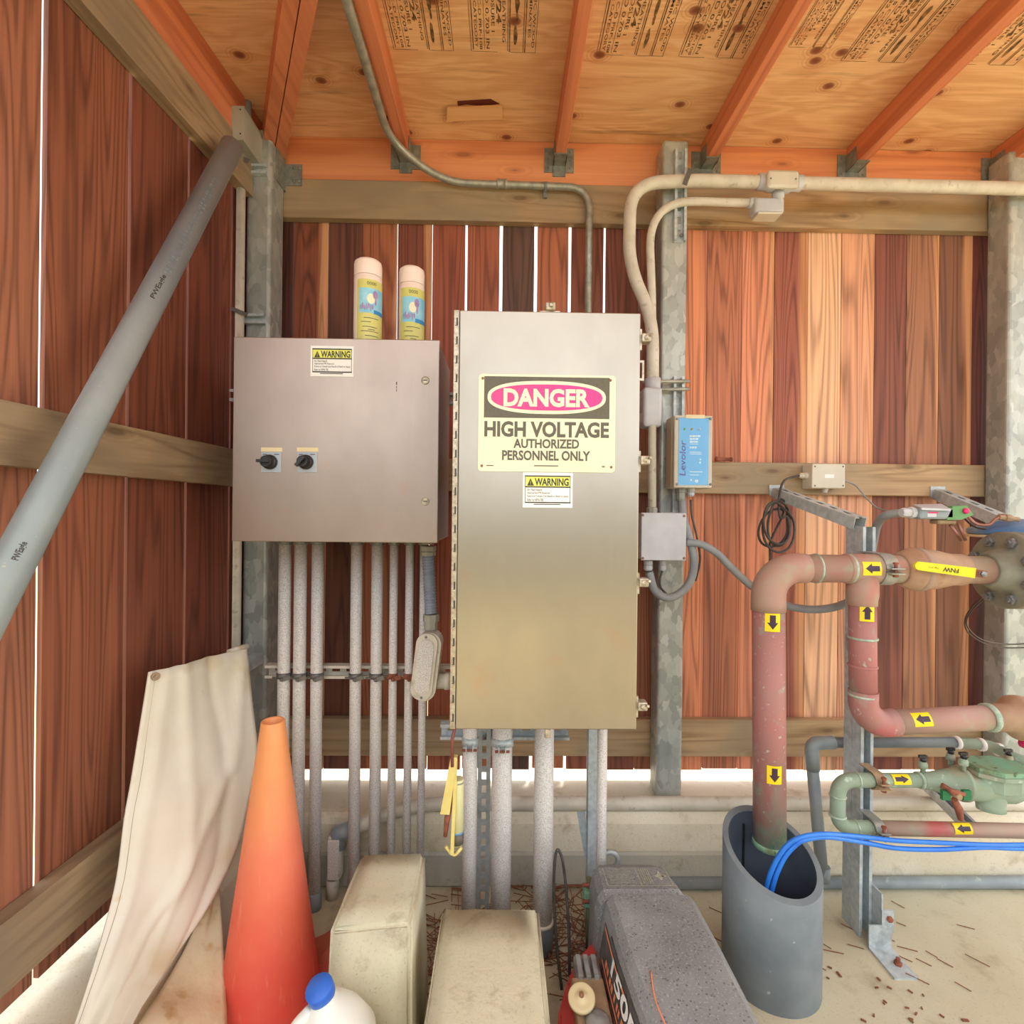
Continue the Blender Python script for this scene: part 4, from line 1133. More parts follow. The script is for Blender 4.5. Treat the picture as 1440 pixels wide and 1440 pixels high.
# small off-white box on the rail
Ym = 2.0
sb = thing('sensor_box', 'small off-white box screwed to the middle rail', 'junction box', P(1160, 686, 2.03))
p, qq = P(1142, 686.5, Ym), P(1189, 652.5, Ym)
b = bm_new(); abox(b, p.x, qq.x, Ym, RAIL - .0005, p.z, qq.z, .004, 2); obj('housing', b, 'box_white', sb)
for px, py in ((1146, 656), (1185.5, 656), (1146, 683), (1185.5, 683)): lathe('screw', [(.003, 0), (.003, .001)], P(px, py, Ym), (0, -1, 0), 'print_black', sb, 8)
plate('label', 1160, 1173, 667, 672, Ym - .0006, .0006, 'white', sb)
lathe('gland', [(.013, -.002), (.013, .012), (.01, .013), (.012, .016), (.012, .024), (.007, .032)], V((p.x, 2.035, Z(669, 2.035, 1130))), (-1, 0, 0), 'box_white', sb, 10, False)
lathe('gland', [(.012, -.002), (.012, .008), (.009, .009), (.009, .016)], P(1160, 687, 2.03), (0, 0, -1), 'box_white', sb, 10, False)
gx = p.x - .034
# coil of cable
pts = [V((gx, 2.035, Z(669, 2.035, 1130))), P(1103, 676, 2.01), P(1095.5, 700, 1.98), P(1097, 728, 1.97)]
cc = P(1090, 734, 1.99)
for k in range(4):
    a_, b_ = (.050, .062, .043, .057)[k], (.082, .100, .092, .074)[k]
    ox, oz = (-.010, .004, .012, -.004)[k], (.004, -.010, .006, -.016)[k]
    for i in range(10):
        an = math.pi * 0.1 - i * 2 * math.pi / 10
        pts.append(V((cc.x + ox + a_ * math.cos(an) + .012 * math.sin(an) * (k - 1.5) * .6, 1.962 + .011 * k + .006 * math.sin(an * 2), cc.z + oz + b_ * math.sin(an) - .008)))
pts += [P(1084, 760, 2.03), P(1083, 778, 2.035), P(1082.5, 850, 2.04)]
w = tube('cable_coil', spline(pts, 4), .0046, 'cable', None, 8)
tag(w, 'coiled dark cable hanging from the strut arm beside the sensor box', 'cable')
w = tube('signal_cable', spline([V((qq.x - .001, 2.035, Z(674, 2.035, 1190))), P(1202, 682, 2.03), P(1218, 700, 2.0), P(1232, 713, 1.96), P(1246, 718, 1.9), P(1262, 719, 1.78)], 8), .0032, 'hose', None, 8)
tag(w, 'thin grey cable from the sensor box to the flow switch', 'cable')
w = tube('bare_wire', spline([P(1384, 838, 1.75), P(1368, 852, 1.80), P(1357, 872, 1.84), P(1362, 890, 1.88), P(1385, 905, 1.92), P(1415, 911, 1.94), P(1470, 909, 1.94)], 8), .0026, 'cable_brown', None, 6)
tag(w, 'thin dark wire in the wider loop under the big flange', 'wire')
w = tube('bare_wire', spline([P(1386, 840, 1.77), P(1364, 862, 1.80), P(1360, 880, 1.86), P(1380, 899, 1.90), P(1418, 906, 1.94), P(1470, 903, 1.94)], 8), .0026, 'cable_brown', None, 6)
tag(w, 'thin dark wire in the tighter loop under the big flange', 'wire', 'twin wires under the flange'); bpy.data.objects['bare_wire']['group'] = 'twin wires under the flange'
# bolt on the rail
b = bm_new(); p = P(1006, 646, 2.055); alathe(b, [(.009, 0), (.009, .014), (.0065, .015), (.0065, .06), (.009, .061), (.009, .068)], V((p.x, p.y, RZ[1][1] + .0095)), (1, 0, 0), 12)
tag(obj('lag_bolt', b, 'rust'), 'rusty bolt lying on the middle rail beside the blue controller', 'bolt')

# conduit and box at the left post
lb = thing('corner_conduit', 'slim pale conduit clipped to the corner post below the grey pull box', 'conduit', P(337, 475, 1.90))
xl = X(337.5, 1.90, 400)
tube('pipe', [(xl, 1.90, CURB_Z), (xl, 1.90, Z(205, 1.90, 338))], .0155, 'beige_conduit', lb, 14)
for py in (446, 234):
    z = Z(py, 1.92, 350)
    b = bm_new(); astrut(b, V((xl - .01, 1.949, z)), V((LPX1 - .012, 1.949, z)), (0, -1, 0), .036, .02, False); obj('clip_strut', b, 'strut', lb)
    b = bm_new(); abar(b, V((xl, 1.882, z + .008)), V((1, 0, -.4)).normalized(), V((.4, 0, 1)).normalized(), AY, (-.022, .04), (-.007, .007), (-.003, 0)); obj('clip', b, 'dark_metal', lb)
pb = thing('pull_box', 'grey plastic pull box fixed at the top of the corner post', 'junction box', P(330, 200, 1.85))
p, qq = P(315.5, 196, 1.81), P(343, 149, 1.81)
b = bm_new(); abox(b, p.x, qq.x, 1.815, 1.9495, p.z, qq.z, .002); obj('housing', b, 'box_dull', pb)
b = bm_new(); abox(b, p.x - .001, qq.x + .001, 1.81, 1.8145, p.z - .001, qq.z + .001, .001); obj('lid', b, 'box_dull', pb)
for px, py in ((319, 154), (338, 154), (319, 188), (338, 188)): lathe('screw', [(.003, 0), (.003, .001), (.001, .0016)], P(px, py, 1.81), (0, -1, 0), 'print_black', pb, 8)
xt = X(346, 1.90, 150)
tube('riser', [(xt, 1.91, qq.z - .002), (xt, 1.91, CEIL - .001)], .0145, 'pvc_brace', pb, 14)

# diagonal grey PVC pipe at the left
A, Bq = P(326, 206, 1.70), P(0, 828, .93)
dd = (Bq - A)
br = thing('brace_pipe', 'long grey plastic pipe slanting down past the left wall with printed lettering', 'pipe', A + dd * 1.5)
RB = .033
tube('pipe', [A, A + dd * 1.5], RB, 'pvc_brace', br, 28)
ax = dd.normalized(); mid = A + dd * .5
ref = (CAM - mid); ref = (ref - ax * ref.dot(ax)).normalized()
bxv = ax.cross(ref)
def pipe_text(s, s0, s1, t0, t1, bold=.0, flip=True):
    rr = RB + .0006
    def wf(a, c):
        s_ = s1 + (s0 - s1) * a; tt = -(t0 + (t1 - t0) * c) / rr
        return A + ax * s_ + (ref * math.cos(tt) + bxv * math.sin(tt)) * rr
    b = bm_new(); atext(b, s, None, None, None, warp=wf, bold=bold); return b
def along(py):            # distance along the pipe where it passes picture row py
    best = min(range(0, 1500), key=lambda i: abs((lambda v: 720 - 720 * v.dot(_u) / v.dot(_f))(A + ax * (i * .001) - CAM) - py)); return best * .001
s0, s1 = along(398), along(430)
o_ = obj('brand_lettering', pipe_text('PWEagle', s0, s1, .008, -.006, .02), 'print_black', br)
s0, s1 = along(770), along(806)
obj('brand_lettering', pipe_text('PWEagle', s0, s1, .008, -.006, .02), 'print_black', br)
fnt = pmat('faded_print', S(110, 116, 126), S(128, 134, 140), scale=60, rough=0.5); M['faded'] = fnt
b = bm_new()
s0, s1 = along(262), along(394)
rr_ = RB + .0006
q_ = s0
while q_ < s1:
    w_ = random.choice((.004, .006, .008))
    for t0_, t1_ in ((-.002, .005), (-.011, -.005)):
        if random.random() < .85: cylpatch(b, A, ax, ref, rr_, q_, q_ + w_, t0_, t1_, 2)
    q_ += w_ + random.choice((.0025, .003, .006))
obj('pipe_print', b, 'faded', br)['kind'] = 'stuff'
# ================================================================== pipework on the right
YP = 1.55
SF = 1.63                                   # face of the strut stand
# ---- strut stand with base and arm
xs0 = X(1220, SF, 1000)
stand = thing('pipe_stand', 'upright double strut stand holding the red and green pipes', 'stand', (xs0, SF + .04, 0))
ztop = Z(741, SF, 1210)
strut('upright', V((xs0, SF + .041, 0)), V((xs0, SF + .041, ztop)), (0, -1, 0), stand, .041, .041, False)
strut('upright', V((xs0, SF + .0425, 0)), V((xs0, SF + .0425, ztop)), (0, 1, 0), stand, .041, .041, False)
b = bm_new()
abox(b, xs0 - .02, xs0 + .052, SF - .045, SF - .04, 0.0, .075); abox(b, xs0 - .02, xs0 + .052, SF - .15, SF - .04, 0.0, .006)
abox(b, xs0 + .022, xs0 + .027, SF - .04, SF + .04, 0.0, .17); abox(b, xs0 + .022, xs0 + .06, SF - .042, SF - .038, .05, .12)
obj('base_bracket', b, 'strut', stand)
lathe('anchor_bolt', [(.011, 0), (.011, .008), (.006, .009), (.006, .02)], V((xs0 + .025, SF - .105, .006)), (0, 0, 1), 'rust', stand, 6, False)
lathe('side_bolt', [(.009, 0), (.009, .008), (.005, .01)], V((xs0 + .045, SF - .042, .095)), (0, -1, 0), 'rust', stand, 6, False)
# arms from the rail to the stands
def arm(p0, p1, label):
    t = thing('support_strut', label, 'strut', p0)
    strut('channel', p0, p1, (0, .25, -1), t, .045, .041, True, 'strut', .062)
    b = bm_new(); abox(b, p0.x - .03, p0.x + .03, RAIL - .005, RAIL - .0005, p0.z - .03, p0.z + .012); obj('wall_plate', b, 'strut', t)
    lathe('bolt', [(.009, 0), (.009, .006), (.004, .008)], V((p0.x - .008, RAIL - .005, p0.z - .014)), (0, -1, 0), 'rust', t, 6, False)
arm(P(1094, 686, 2.055), V((xs0 - .006, SF + .03, ztop + .03)), 'grey slotted strut arm from the middle rail to the pipe stand')
arm(P(1322, 688, 2.055), P(1478, 752, 1.62), 'grey slotted strut arm from the middle rail to above the big flange')

# ---- red pipework
red = thing('red_pipework', 'red painted copper pipes with yellow arrow stickers and a big bolted flange', 'pipework', (P(1084, 1180, YP).x, YP, 0.02))
RV, RH, RD = .0465, .0425, .0370
xv = X(1083, YP, 950); zh = Z(799.5, YP, 1160)
tube('drop_pipe', [(xv - .008, YP, zh - .10), (xv + .004, YP, Z(1188, YP, 1088))], RV, 'drop', red, 28)
el = [V((xv - .008, YP, zh - .10))] ; 
R_ = .085
arc = []
for i in range(13):
    an = math.pi / 2 * i / 12
    arc.append(V((xv - .008 + R_ * (1 - math.cos(an)), YP, zh - R_ + R_ * math.sin(an))))
b = bm_new(); atube(b, [V((xv - .008, YP, zh - .13)), V((xv - .008, YP, zh - .10))] + arc + [V((arc[-1].x + .03, YP, zh))], [RV + .0025] * 2 + [RV + .0025 - .003 * i / 12 for i in range(13)] + [RH + .002], 28); obj('elbow', b, 'red_pipe_dusty', red)
xe = arc[-1].x + .03
xf = X(1409, YP, 790)                        # flange face
tube('run_pipe', [(xe - .005, YP, zh), (xf - .02, YP, zh)], RH, 'red_pipe_dusty', red, 28)
def ring(px_or_x, axis, c, r, mat='solder', w=.006, nm='joint_ring'):
    return lathe(nm, [(r, -w), (r + .0035, -w * .5), (r + .0035, w * .5), (r, w)], c, axis, mat, red, 24)
ring(0, (1, 0, 0), V((X(1147, YP, 799), YP, zh)), RH, w=.003)
ring(0, (1, 0, 0), V((X(1193, YP, 799), YP, zh)), RH)
b = bm_new(); xt_ = X(1213, YP, 800)
alathe(b, [(RH + .0005, -.055), (RH + .003, -.052), (RH + .003, .055), (RH + .0005, .058)], V((xt_ - .002, YP, zh)), (1, 0, 0), 28)
alathe(b, [(RD + .006, 0), (RD + .006, .062), (RD + .003, .075), (RD + .003, .09), (RD, .092)], V((xt_, YP, zh - .02)), (0, 0, -1), 26); obj('tee', b, 'red_pipe_dusty', red)
# branch down and lower run
zl = Z(1017, YP, 1250)
tube('branch_pipe', [(xt_, YP, zh - .09), (xt_ + .006, YP, zl + .06)], RD, 'red_pipe', red, 26)
for py in (897, 936, 977):
    z = Z(py, YP, 1213); ring(0, (0, 0, 1), V((xt_ + .003, YP, z)), RD, 'solder' if py != 936 else 'red_pipe', .004)
arc = []
for i in range(13):
    an = math.pi / 2 * i / 12
    arc.append(V((xt_ + .006 + .07 * (1 - math.cos(an)), YP, zl + .07 - .07 * math.sin(an))))
b = bm_new(); atube(b, [V((xt_ + .006, YP, zl + .1))] + arc + [V((arc[-1].x + .03, YP, zl + .003))], RD + .003, 26); obj('elbow', b, 'red_pipe', red)
x2 = X(1392, YP, 1010)
zr = Z(1009, YP, 1392)
tube('lower_run_pipe', [(arc[-1].x + .02, YP, zl + .002), (x2, YP, zr)], RD, 'red_pipe_dusty', red, 26)
ring(0, (1, 0, .02), V((x2 - .004, YP, zr)), RD + .002, w=.01)
b = bm_new(); alathe(b, [(RD + .004, 0), (RD + .005, .06), (.062, .075), (.066, .08), (.066, .10), (.062, .104), (.062, .30)], V((x2, YP, zr)), (1, 0, 0), 30); obj('lower_coupling', b, 'tan_coupling', red)
# clamp, coupling and flange on the upper run
xc = X(1262, YP, 795)
b = bm_new(); L0 = X(1268, YP, 795); L1 = X(1345, YP, 795)
alathe(b, [(RH + .004, -.008), (RH + .01, 0), (.062, .022), (.0655, .03), (.0655, .058), (.062, .062), (.060, .10), (.052, .135), (RH + .006, .155), (RH + .006, .185), (RH, .19)], V((L0, YP, zh)), (1, 0, 0), 32)
obj('coupling', b, 'tan_coupling', red)
b = bm_new(); alathe(b, [(.063, .035), (.0662, .036), (.0662, .054), (.063, .056)], V((L0, YP, zh)), (1, 0, 0), 32); obj('coupling_band', b, 'red_pipe_dusty', red)
ring(0, (1, 0, 0), V((X(1392, YP, 795), YP, zh)), RH + .003, w=.012)
RF = .118
b = bm_new(); alathe(b, [(RH + .006, -.05), (RH + .016, -.03), (RH + .028, -.004), (RF - .004, 0), (RF, .004), (RF, .022), (RF - .002, .025)], V((xf, YP, zh)), (1, 0, 0), 44); fl_ = obj('flange', b, 'iron', red)
b = bm_new(); alathe(b, [(RF - .002, .0255), (RF, .028), (RF, .048), (RF - .003, .05), (.075, .055), (.075, .22)], V((xf, YP, zh)), (1, 0, 0), 44); obj('mating_flange', b, 'iron', red)
for i in range(8):
    an = math.radians(22.5 + 45 * i)
    c = V((xf - .001, YP + .092 * math.cos(an), zh + .092 * math.sin(an)))
    lathe('bolt', [(.0165, 0), (.0165, .011), (.013, .013), (.009, .0135), (.009, .02)], c, (-1, 0, 0), 'bolt', fl_, 6, False)
# clamps holding the pipe to the stand
def bigclamp(x, z, r, mat, w=.034, Yc=YP, nm='pipe_clamp', par=None):
    par = par or red
    b = bm_new()
    out = []
    n = 16
    for s in (-1, 1):
        rows = []
        for i in range(n + 1):
            an = math.pi / 2 + (math.pi * .93) * i / n      # from the strut round to the front
            rows.append((math.sin(an), math.cos(an)))
        pts_o = [V((0, Yc + (r + .004) * a_ * 1.0, z + s * (r + .004) * abs(0) )) for a_, _ in rows]
    # outer half rings top and bottom, tangent lugs to the strut
    for s in (-1, 1):
        prof = []
        prof.append((SF - .002, s * (r + .003)))
        for i in range(n + 1):
            an = math.pi / 2 - (math.pi / 2) * i / n * .97
            prof.append((Yc - (r + .003) * math.cos(an), s * (r + .003) * math.sin(an)))
        prof.append((Yc - r - .026, s * .006))
        for i in range(len(prof) - 1):
            (y0, a0), (y1, a1) = prof[i], prof[i + 1]
            d_ = V((0, y1 - y0, a1 - a0)).normalized(); nn = V((0, -d_.z, d_.y)) * (.0032 * s)
            aprism(b, [V((x - w / 2, y0, z + a0)), V((x - w / 2, y1, z + a1)), V((x - w / 2, y1, z + a1)) + nn * -1, V((x - w / 2, y0, z + a0)) + nn * -1], (w, 0, 0))
    o = obj(nm, b, mat, par)
    lathe('clamp_bolt', [(.0075, -.018), (.0075, -.009), (.0045, -.009), (.0045, .02), (.0075, .02), (.0075, .026)], V((x, Yc - r - .014, z)), (0, 0, 1), 'rust', par, 6, False)
    return o
bigclamp(X(1240, YP, 800), zh, RH, 'clamp_grey', .04)
# yellow lever
pa, pb_ = P(1287, 795, 1.465), P(1372, 806, 1.452)
d_ = (pb_ - pa); L = d_.length; d_.normalize(); up_ = AY.cross(d_) * -1
up_ = V((-d_.z, 0, d_.x)).normalized() 
b = bm_new()
w_ = .0125
poly = []
for i in range(9):
    an = math.pi / 2 + math.pi * i / 8
    poly.append(pa + d_ * (.0125 + w_ * math.cos(an)) + up_ * (w_ * math.sin(an)))
poly += [pb_ - up_ * (w_ + .002), pb_ + up_ * (w_ + .002)]
aprism(b, poly, (0, .008, 0)); hd = obj('lever_handle', b, 'yellow_handle', red)
b = bm_new()
o_ = pa + d_ * (L * .72) + up_ * .006 - AY * .0006
atext(b, 'FNW', o_, d_ * (-L * .26), up_ * -.013, bold=.03)
atext(b, 'Fig. 412', pa + d_ * (L * .38) + up_ * .003 - AY * .0006, d_ * (-L * .16), up_ * -.005, bold=.0)
obj('brand_lettering', b, 'print_black', hd)['kind'] = 'stuff'
b = bm_new(); abar(b, pb_, d_, up_, AY, (-.006, .032), (-.011, .011), (.001, .006)); obj('lever_stub', b, 'rust', red)
lathe('lever_nut', [(.009, 0), (.009, .006), (.004, .008)], pb_ + d_ * .019, (0, -1, 0), 'bolt', red, 6, False)
tube('valve_stem', [pb_ + d_ * .019, pb_ + d_ * .019 + AY * .06], .009, 'iron', red, 10)
# arrow stickers
def sticker(c, axis, r, length, width, rot=0.0, away=1, parent=red):
    axis = V(axis).normalized()
    ref = CAM - c; ref = (ref - axis * ref.dot(axis)).normalized()
    ref = Matrix.Rotation(rot, 3, axis) @ ref
    b = bm_new(); cylpatch(b, c, axis, ref, r + .0012, -length / 2, length / 2, -width / 2, width / 2, 10); s = obj('arrow_sticker', b, 'yellow', parent)
    b = bm_new()
    cylpatch(b, c, axis, ref, r + .0018, -length * .38, length * .02, -width * .19, width * .19, 6)
    cylhead(b, c, axis, ref, r + .0018, length * .02, length * .36, width * .36, 8)
    obj('arrow', b, 'ink', s)
sticker(V((X(1212, YP, 802), YP, zh)), (-1, 0, 0), RH + .003, .056, .042, .02)
sticker(V((xv - .0065, YP, Z(871, YP, 1095))), (0, 0, -1), RV, .056, .043, -.24)
sticker(V((xv, YP, Z(1079.5, YP, 1100))), (0, 0, -1), RV, .054, .043, -.32)
sticker(V((xt_ + .001, YP, Z(858, YP, 1225))), (0, 0, 1), RD + .001, .056, .04, .33)
lp0, lp1 = V((arc[-1].x + .02, YP, zl + .002)), V((x2, YP, zr))
xq_ = X(1286, YP, 1020)
sticker(lp0.lerp(lp1, (xq_ - lp0.x) / (lp1.x - lp0.x)), lp0 - lp1, RD, .056, .042, .12)
# green crust at the foot of the drop pipe
lathe('corroded_rim', [(RV - .003, -.010), (RV + .003, -.006), (RV + .0025, .006), (RV + .0005, .010)], V((xv + .004, YP, Z(1186, YP, 1088))), (0, 0, 1), 'verdigris', red, 28)

# blue valve head beyond the flange
bl = thing('valve_actuator', 'blue painted valve bonnet on top of the big flange', 'valve', (xf + .18, YP + .05, zh + .05))
b = bm_new(); alathe(b, [(.155, 0), (.16, .004), (.16, .016), (.155, .02), (.11, .034), (.06, .05), (.05, .052)], V((xf + .185, YP + .09, zh + RF - .012)), (0, 0, 1), 32); obj('bonnet', b, 'blue_paint', bl)
b = bm_new(); alathe(b, [(.157, 0), (.162, .002), (.162, .007), (.157, .009)], V((xf + .185, YP + .09, zh + RF - .022)), (0, 0, 1), 32); obj('gasket', b, 'tape', bl)
b = bm_new(); alathe(b, [(.045, 0), (.045, .16)], V((xf + .185, YP + .09, zh - .06)), (0, 0, 1), 20); obj('neck', b, 'blue_paint', bl)
tube('pilot_tube', spline([P(1357, 722, 1.62), P(1372, 736, 1.60), P(1390, 738, 1.59), P(1400, 730, 1.585), P(1412, 724, 1.58)], 8), .0045, 'copper', bl, 8)
tube('pilot_tube', spline([P(1353, 726, 1.63), P(1372, 741, 1.63), P(1400, 744, 1.64), P(1436, 746, 1.64)], 8), .0035, 'cable_brown', bl, 8)
lathe('pilot_fitting', [(.009, 0), (.009, .018), (.012, .019), (.012, .034), (.007, .036), (.007, .06)], P(1404, 727, 1.585), (1, -.1, -.12), 'brass', bl, 8, False)

# green flow switch with grey conduit body
fs = thing('flow_switch', 'green plastic flow switch with a red button on a grey conduit body', 'switch', P(1330, 735, 1.60))
p, q_ = P(1288, 730, 1.58), P(1337, 714, 1.58)
b = bm_new(); abox(b, p.x, q_.x, 1.565, 1.62, p.z, q_.z, .007, 2); obj('conduit_body', b, 'pvc', fs)
p2, q2 = P(1284, 716.5, 1.56), P(1328, 711.5, 1.56)
b = bm_new(); aprism(b, [P(1284, 712, 1.62), P(1296, 717, 1.555), P(1337, 718.5, 1.555), P(1324, 711, 1.62)], (0, 0, .006)); obj('cover', b, 'box_grey', fs)
lathe('gland', [(.013, -.045), (.015, -.04), (.015, -.02), (.0185, -.019), (.0185, -.006), (.014, -.004), (.014, .01)], P(1287, 721, 1.59), (1, 0, 0), 'box_grey', fs, 8, False)
plate('label', 1304.5, 1317, 722, 727, 1.5645, .0005, 'box_grey', fs); plate('label_stripe', 1306, 1319, 720, 722, 1.5643, .0005, 'magenta', fs)
b = bm_new(); g0 = P(1345, 722, 1.60)
aprism(b, [P(1331, 731, 1.565), P(1340, 712, 1.565), P(1360, 711, 1.565), P(1369, 724, 1.565), P(1352, 731, 1.565)], (0, .06, 0)); obj('switch_case', b, 'green_plastic', fs)
lathe('red_button', [(.009, 0), (.009, .005), (.005, .008)], P(1357.5, 718.5, 1.565), (0, -1, 0), 'magenta', fs, 14)
tube('stem', [P(1336, 738, 1.60), P(1352, 760, 1.60)], .0045, 'copper', fs, 8)
tube('stem', [P(1347, 736, 1.61), P(1358, 760, 1.61)], .0045, 'copper', fs, 8)
b = bm_new(); abox(b, P(1313, 735, 1.6).x, P(1338, 735, 1.6).x, 1.58, 1.62, Z(737, 1.6, 1325), Z(730, 1.6, 1325), .004); obj('base', b, 'brass', fs)

# ---- green small pipework with backflow preventer
YG = 1.575
RG = .0215
grn = thing('backflow_pipework', 'weathered green copper pipework with a backflow valve and black capped test cocks', 'pipework', (X(1178, YG), YG, Z(1178, YG)))
def G(px, py): return P(px, py, YG)
zt_, zb_ = Z(1097, YG, 1230), Z(1164, YG, 1260)
xv_ = X(1178, YG, 1130)
path = fillet([V((X(1292, YG, 1097), YG, zt_)), V((xv_, YG, zt_)), V((xv_, YG, zb_ + .0)), V((X(1225, YG, 1164), YG, zb_))], .05, 8)
b = bm_new(); atube(b, path, RG, 20); obj('loop_pipe', b, 'green_pipe', grn)
tube('return_pipe', [(X(1222, YG, 1164), YG, zb_), (X(1520, YG, 1170), YG, Z(1170, YG, 1520))], RG, 'red_pipe_dusty', grn, 20)
def gring(c, axis, r=RG, w=.004, m='solder'): return lathe('joint_ring', [(r, -w), (r + .003, -w * .5), (r + .003, w * .5), (r, w)], c, axis, m, grn, 20)
gring(V((X(1205, YG, 1097), YG, zt_)), (1, 0, 0), w=.003); gring(V((xv_, YG, Z(1119, YG, 1178))), (0, 0, 1), w=.003); gring(V((xv_, YG, Z(1147, YG, 1178))), (0, 0, 1)); gring(V((X(1203, YG, 1164), YG, zb_)), (1, 0, 0), w=.003)
gring(V((X(1293, YG, 1097), YG, zt_)), (1, 0, 0), RG + .001, .005); 
b = bm_new(); alathe(b, [(RG + .001, 0), (RG + .004, .004), (RG + .005, .03), (RG + .012, .06), (.046, .115), (.052, .118), (.052, .128), (.046, .132), (.050, .20), (.046, .27), (.035, .30), (.03, .36), (.032, .45), (.024, .46)], V((X(1295, YG, 1097), YG, zt_)), (1, -.04, -.06), 26); obj('valve_body', b, 'green_pipe', grn)
bo = V((X(1372, YG, 1105), YG - .01, zt_ - .012))
b = bm_new(); alathe(b, [(.045, .02), (.042, -.03), (.036, -.055), (.036, -.07), (.012, -.076)], bo + AX * .03, (0, .15, 1), 20); obj('relief_port', b, 'green_pipe', grn)
lid_c = G(1394, 1077) + V((0, -.02, 0))
b = bm_new()
oc = []
for i in range(8):
    an = math.pi / 4 * i + math.pi / 8
    oc.append(lid_c + V((.085 * math.cos(an), .062 * math.sin(an), 0)))
aprism(b, oc, (0, 0, .014)); ld = obj('bonnet_lid', b, 'verdigris', grn)
b = bm_new(); aprism(b, [lid_c + (p - lid_c) * 1.06 - AZ * .012 for p in oc], (0, 0, .0115)); obj('bonnet_flange', b, 'green_pipe', grn)
b = bm_new(); aprism(b, [lid_c + (p - lid_c) * .85 - AZ * .055 for p in oc], (0, 0, .043)); obj('bonnet_base', b, 'green_pipe', grn)
for (px, py, yo) in ((1298, 1075, 0), (1337, 1064, .05), (1355, 1071, -.02), (1418, 1066, .06)):
    c = P(px, py, YG + yo)
    b = bm_new(); alathe(b, [(.007, -.028), (.007, -.012), (.0125, -.010), (.0125, .003), (.0105, .006), (.0105, .010)], c, (0, 0, 1), 14); tcock = obj('test_cock', b, 'green_pipe', grn)
    b = bm_new(); alathe(b, [(.0085, .0105), (.0085, .020), (.005, .022)], c, (0, 0, 1), 12); abar(b, c + AZ * .024, AX, AY, AZ, (-.013, .011), (-.004, .004), (-.004, .005)); obj('cap', b, 'black', tcock)
# green lever with rusty bracket
hc = P(1346, 1119, 1.50)
b = bm_new(); abar(b, hc, V((1, 0, .0)), AZ, AY, (-.043, -.018), (-.014, .014), (0, .01)); obj('lever_grip', b, 'handle_green', grn)
b = bm_new(); abar(b, hc, V((1, 0, .0)), AZ, AY, (.02, .043), (-.014, .014), (0, .01)); obj('lever_grip', b, 'handle_green', grn)
b = bm_new(); atube(b, [P(1325, 1103, 1.50), P(1340, 1114, 1.495), P(1356, 1117, 1.495)], [.005, .009, .006], 10); obj('lever_link', b, 'rust', grn)
b = bm_new(); alathe(b, [(.008, -.01), (.008, .05)], P(1346, 1119, 1.495), (0, 1, 0), 12); obj('lever_pivot', b, 'brass', grn)
b = bm_new(); atube(b, [P(1342, 1124, 1.51), P(1348, 1137, 1.52), P(1351, 1152, 1.53)], [.008, .011, .008], 10); obj('bracket_foot', b, 'rust', grn)
# lower clamps
def slant_clamp(px0, py0, px1, py1, mat):
    a_, b_ = P(px0, py0, SF - .004), P(px1, py1, SF - .115)
    b = bm_new()
    ctrl = spline([a_, a_ + V((0.008, -.03, .012)), V((a_.x + .012, YG - RG - .002, (a_.z * .6 + b_.z * .4))), b_], 5)
    wv = V((.02, 0, .008))
    rows = [[p - wv * .8, p + wv * .8] for p in ctrl]
    agrid(b, rows); bmesh.ops.solidify(b, geom=b.faces[:], thickness=.003)
    obj('pipe_clamp', b, mat, grn)
bigclamp(X(1231, YG, 1097), zt_, RG, 'brass', .03, YG, par=grn); bigclamp(X(1231, YG, 1164), zb_, RG, 'clamp_grey', .03, YG, par=grn)
sticker(V((X(1262, YG, 1097), YG, zt_)), (1, 0, 0), RG, .054, .032, -.1, parent=grn)
sticker(V((X(1347, YG, 1166), YG, zb_ - .001)), (-1, 0, 0), RG, .056, .034, -.1, parent=grn)
# channel lying behind
s = thing('loose_strut', 'dark strut channel lying on the kerb behind the green valve', 'strut', P(1340, 1150, 1.8))
q0, q1 = P(1292, 1118, 2.02), P(1375, 1161, 1.66)
strut('channel', V((q0.x, 2.02, CURB_Z + .0505)), V((q1.x, 1.68, CURB_Z + .0505)), (0, 0, 1), s, .041, .03, False)

# ---- grey PVC line behind the stand
YV = 1.755
pv = thing('pvc_line', 'grey plastic pipe elbowing along behind the stand with copper end', 'pipe', P(1150, 1240, 1.80))
el_ = P(1141, 1045, YV)
end = P(1345, 1044, YV)
low = P(1157, 1238, YV + .02)
pth = fillet([end, el_, low], .028, 7)
b = bm_new(); atube(b, [P(1348, 1044, YV), P(1165, 1044, YV)], .0175, 16); obj('run_pipe', b, 'pvc_dark', pv)
b = bm_new(); atube(b, fillet([P(1172, 1044, YV), el_, P(1143, 1082, YV)], .03, 7), .0225, 16); obj('elbow', b, 'pvc', pv)
b = bm_new(); atube(b, [P(1142, 1072, YV), low], .0195, 16); obj('drop_pipe', b, 'pvc', pv)
lathe('socket', [(.0225, 0), (.0225, .05)], low, (0.02, 0, 1), 'pvc', pv, 16)
b = bm_new(); atube(b, spline([P(1345, 1044, YV), P(1380, 1047, YV), P(1402, 1053, YV - .02), P(1425, 1065, YV - .06), P(1470, 1080, YV - .1)], 6), .018, 14); obj('copper_end', b, 'green_pipe', pv)
for px, py in ((1345, 1044), (1379, 1047), (1404, 1054)): lathe('white_tape', [(.0185, -.008), (.0215, -.006), (.0215, .006), (.0185, .008)], P(px, py, YV - (.02 if px > 1400 else 0)), (1, 0, -.15 if px > 1400 else 0), 'white', pv, 16)
lathe('red_cap', [(.016, 0), (.016, .02), (.01, .026)], P(1438, 1044, 1.6), (0, -1, 0), 'magenta', pv, 14)

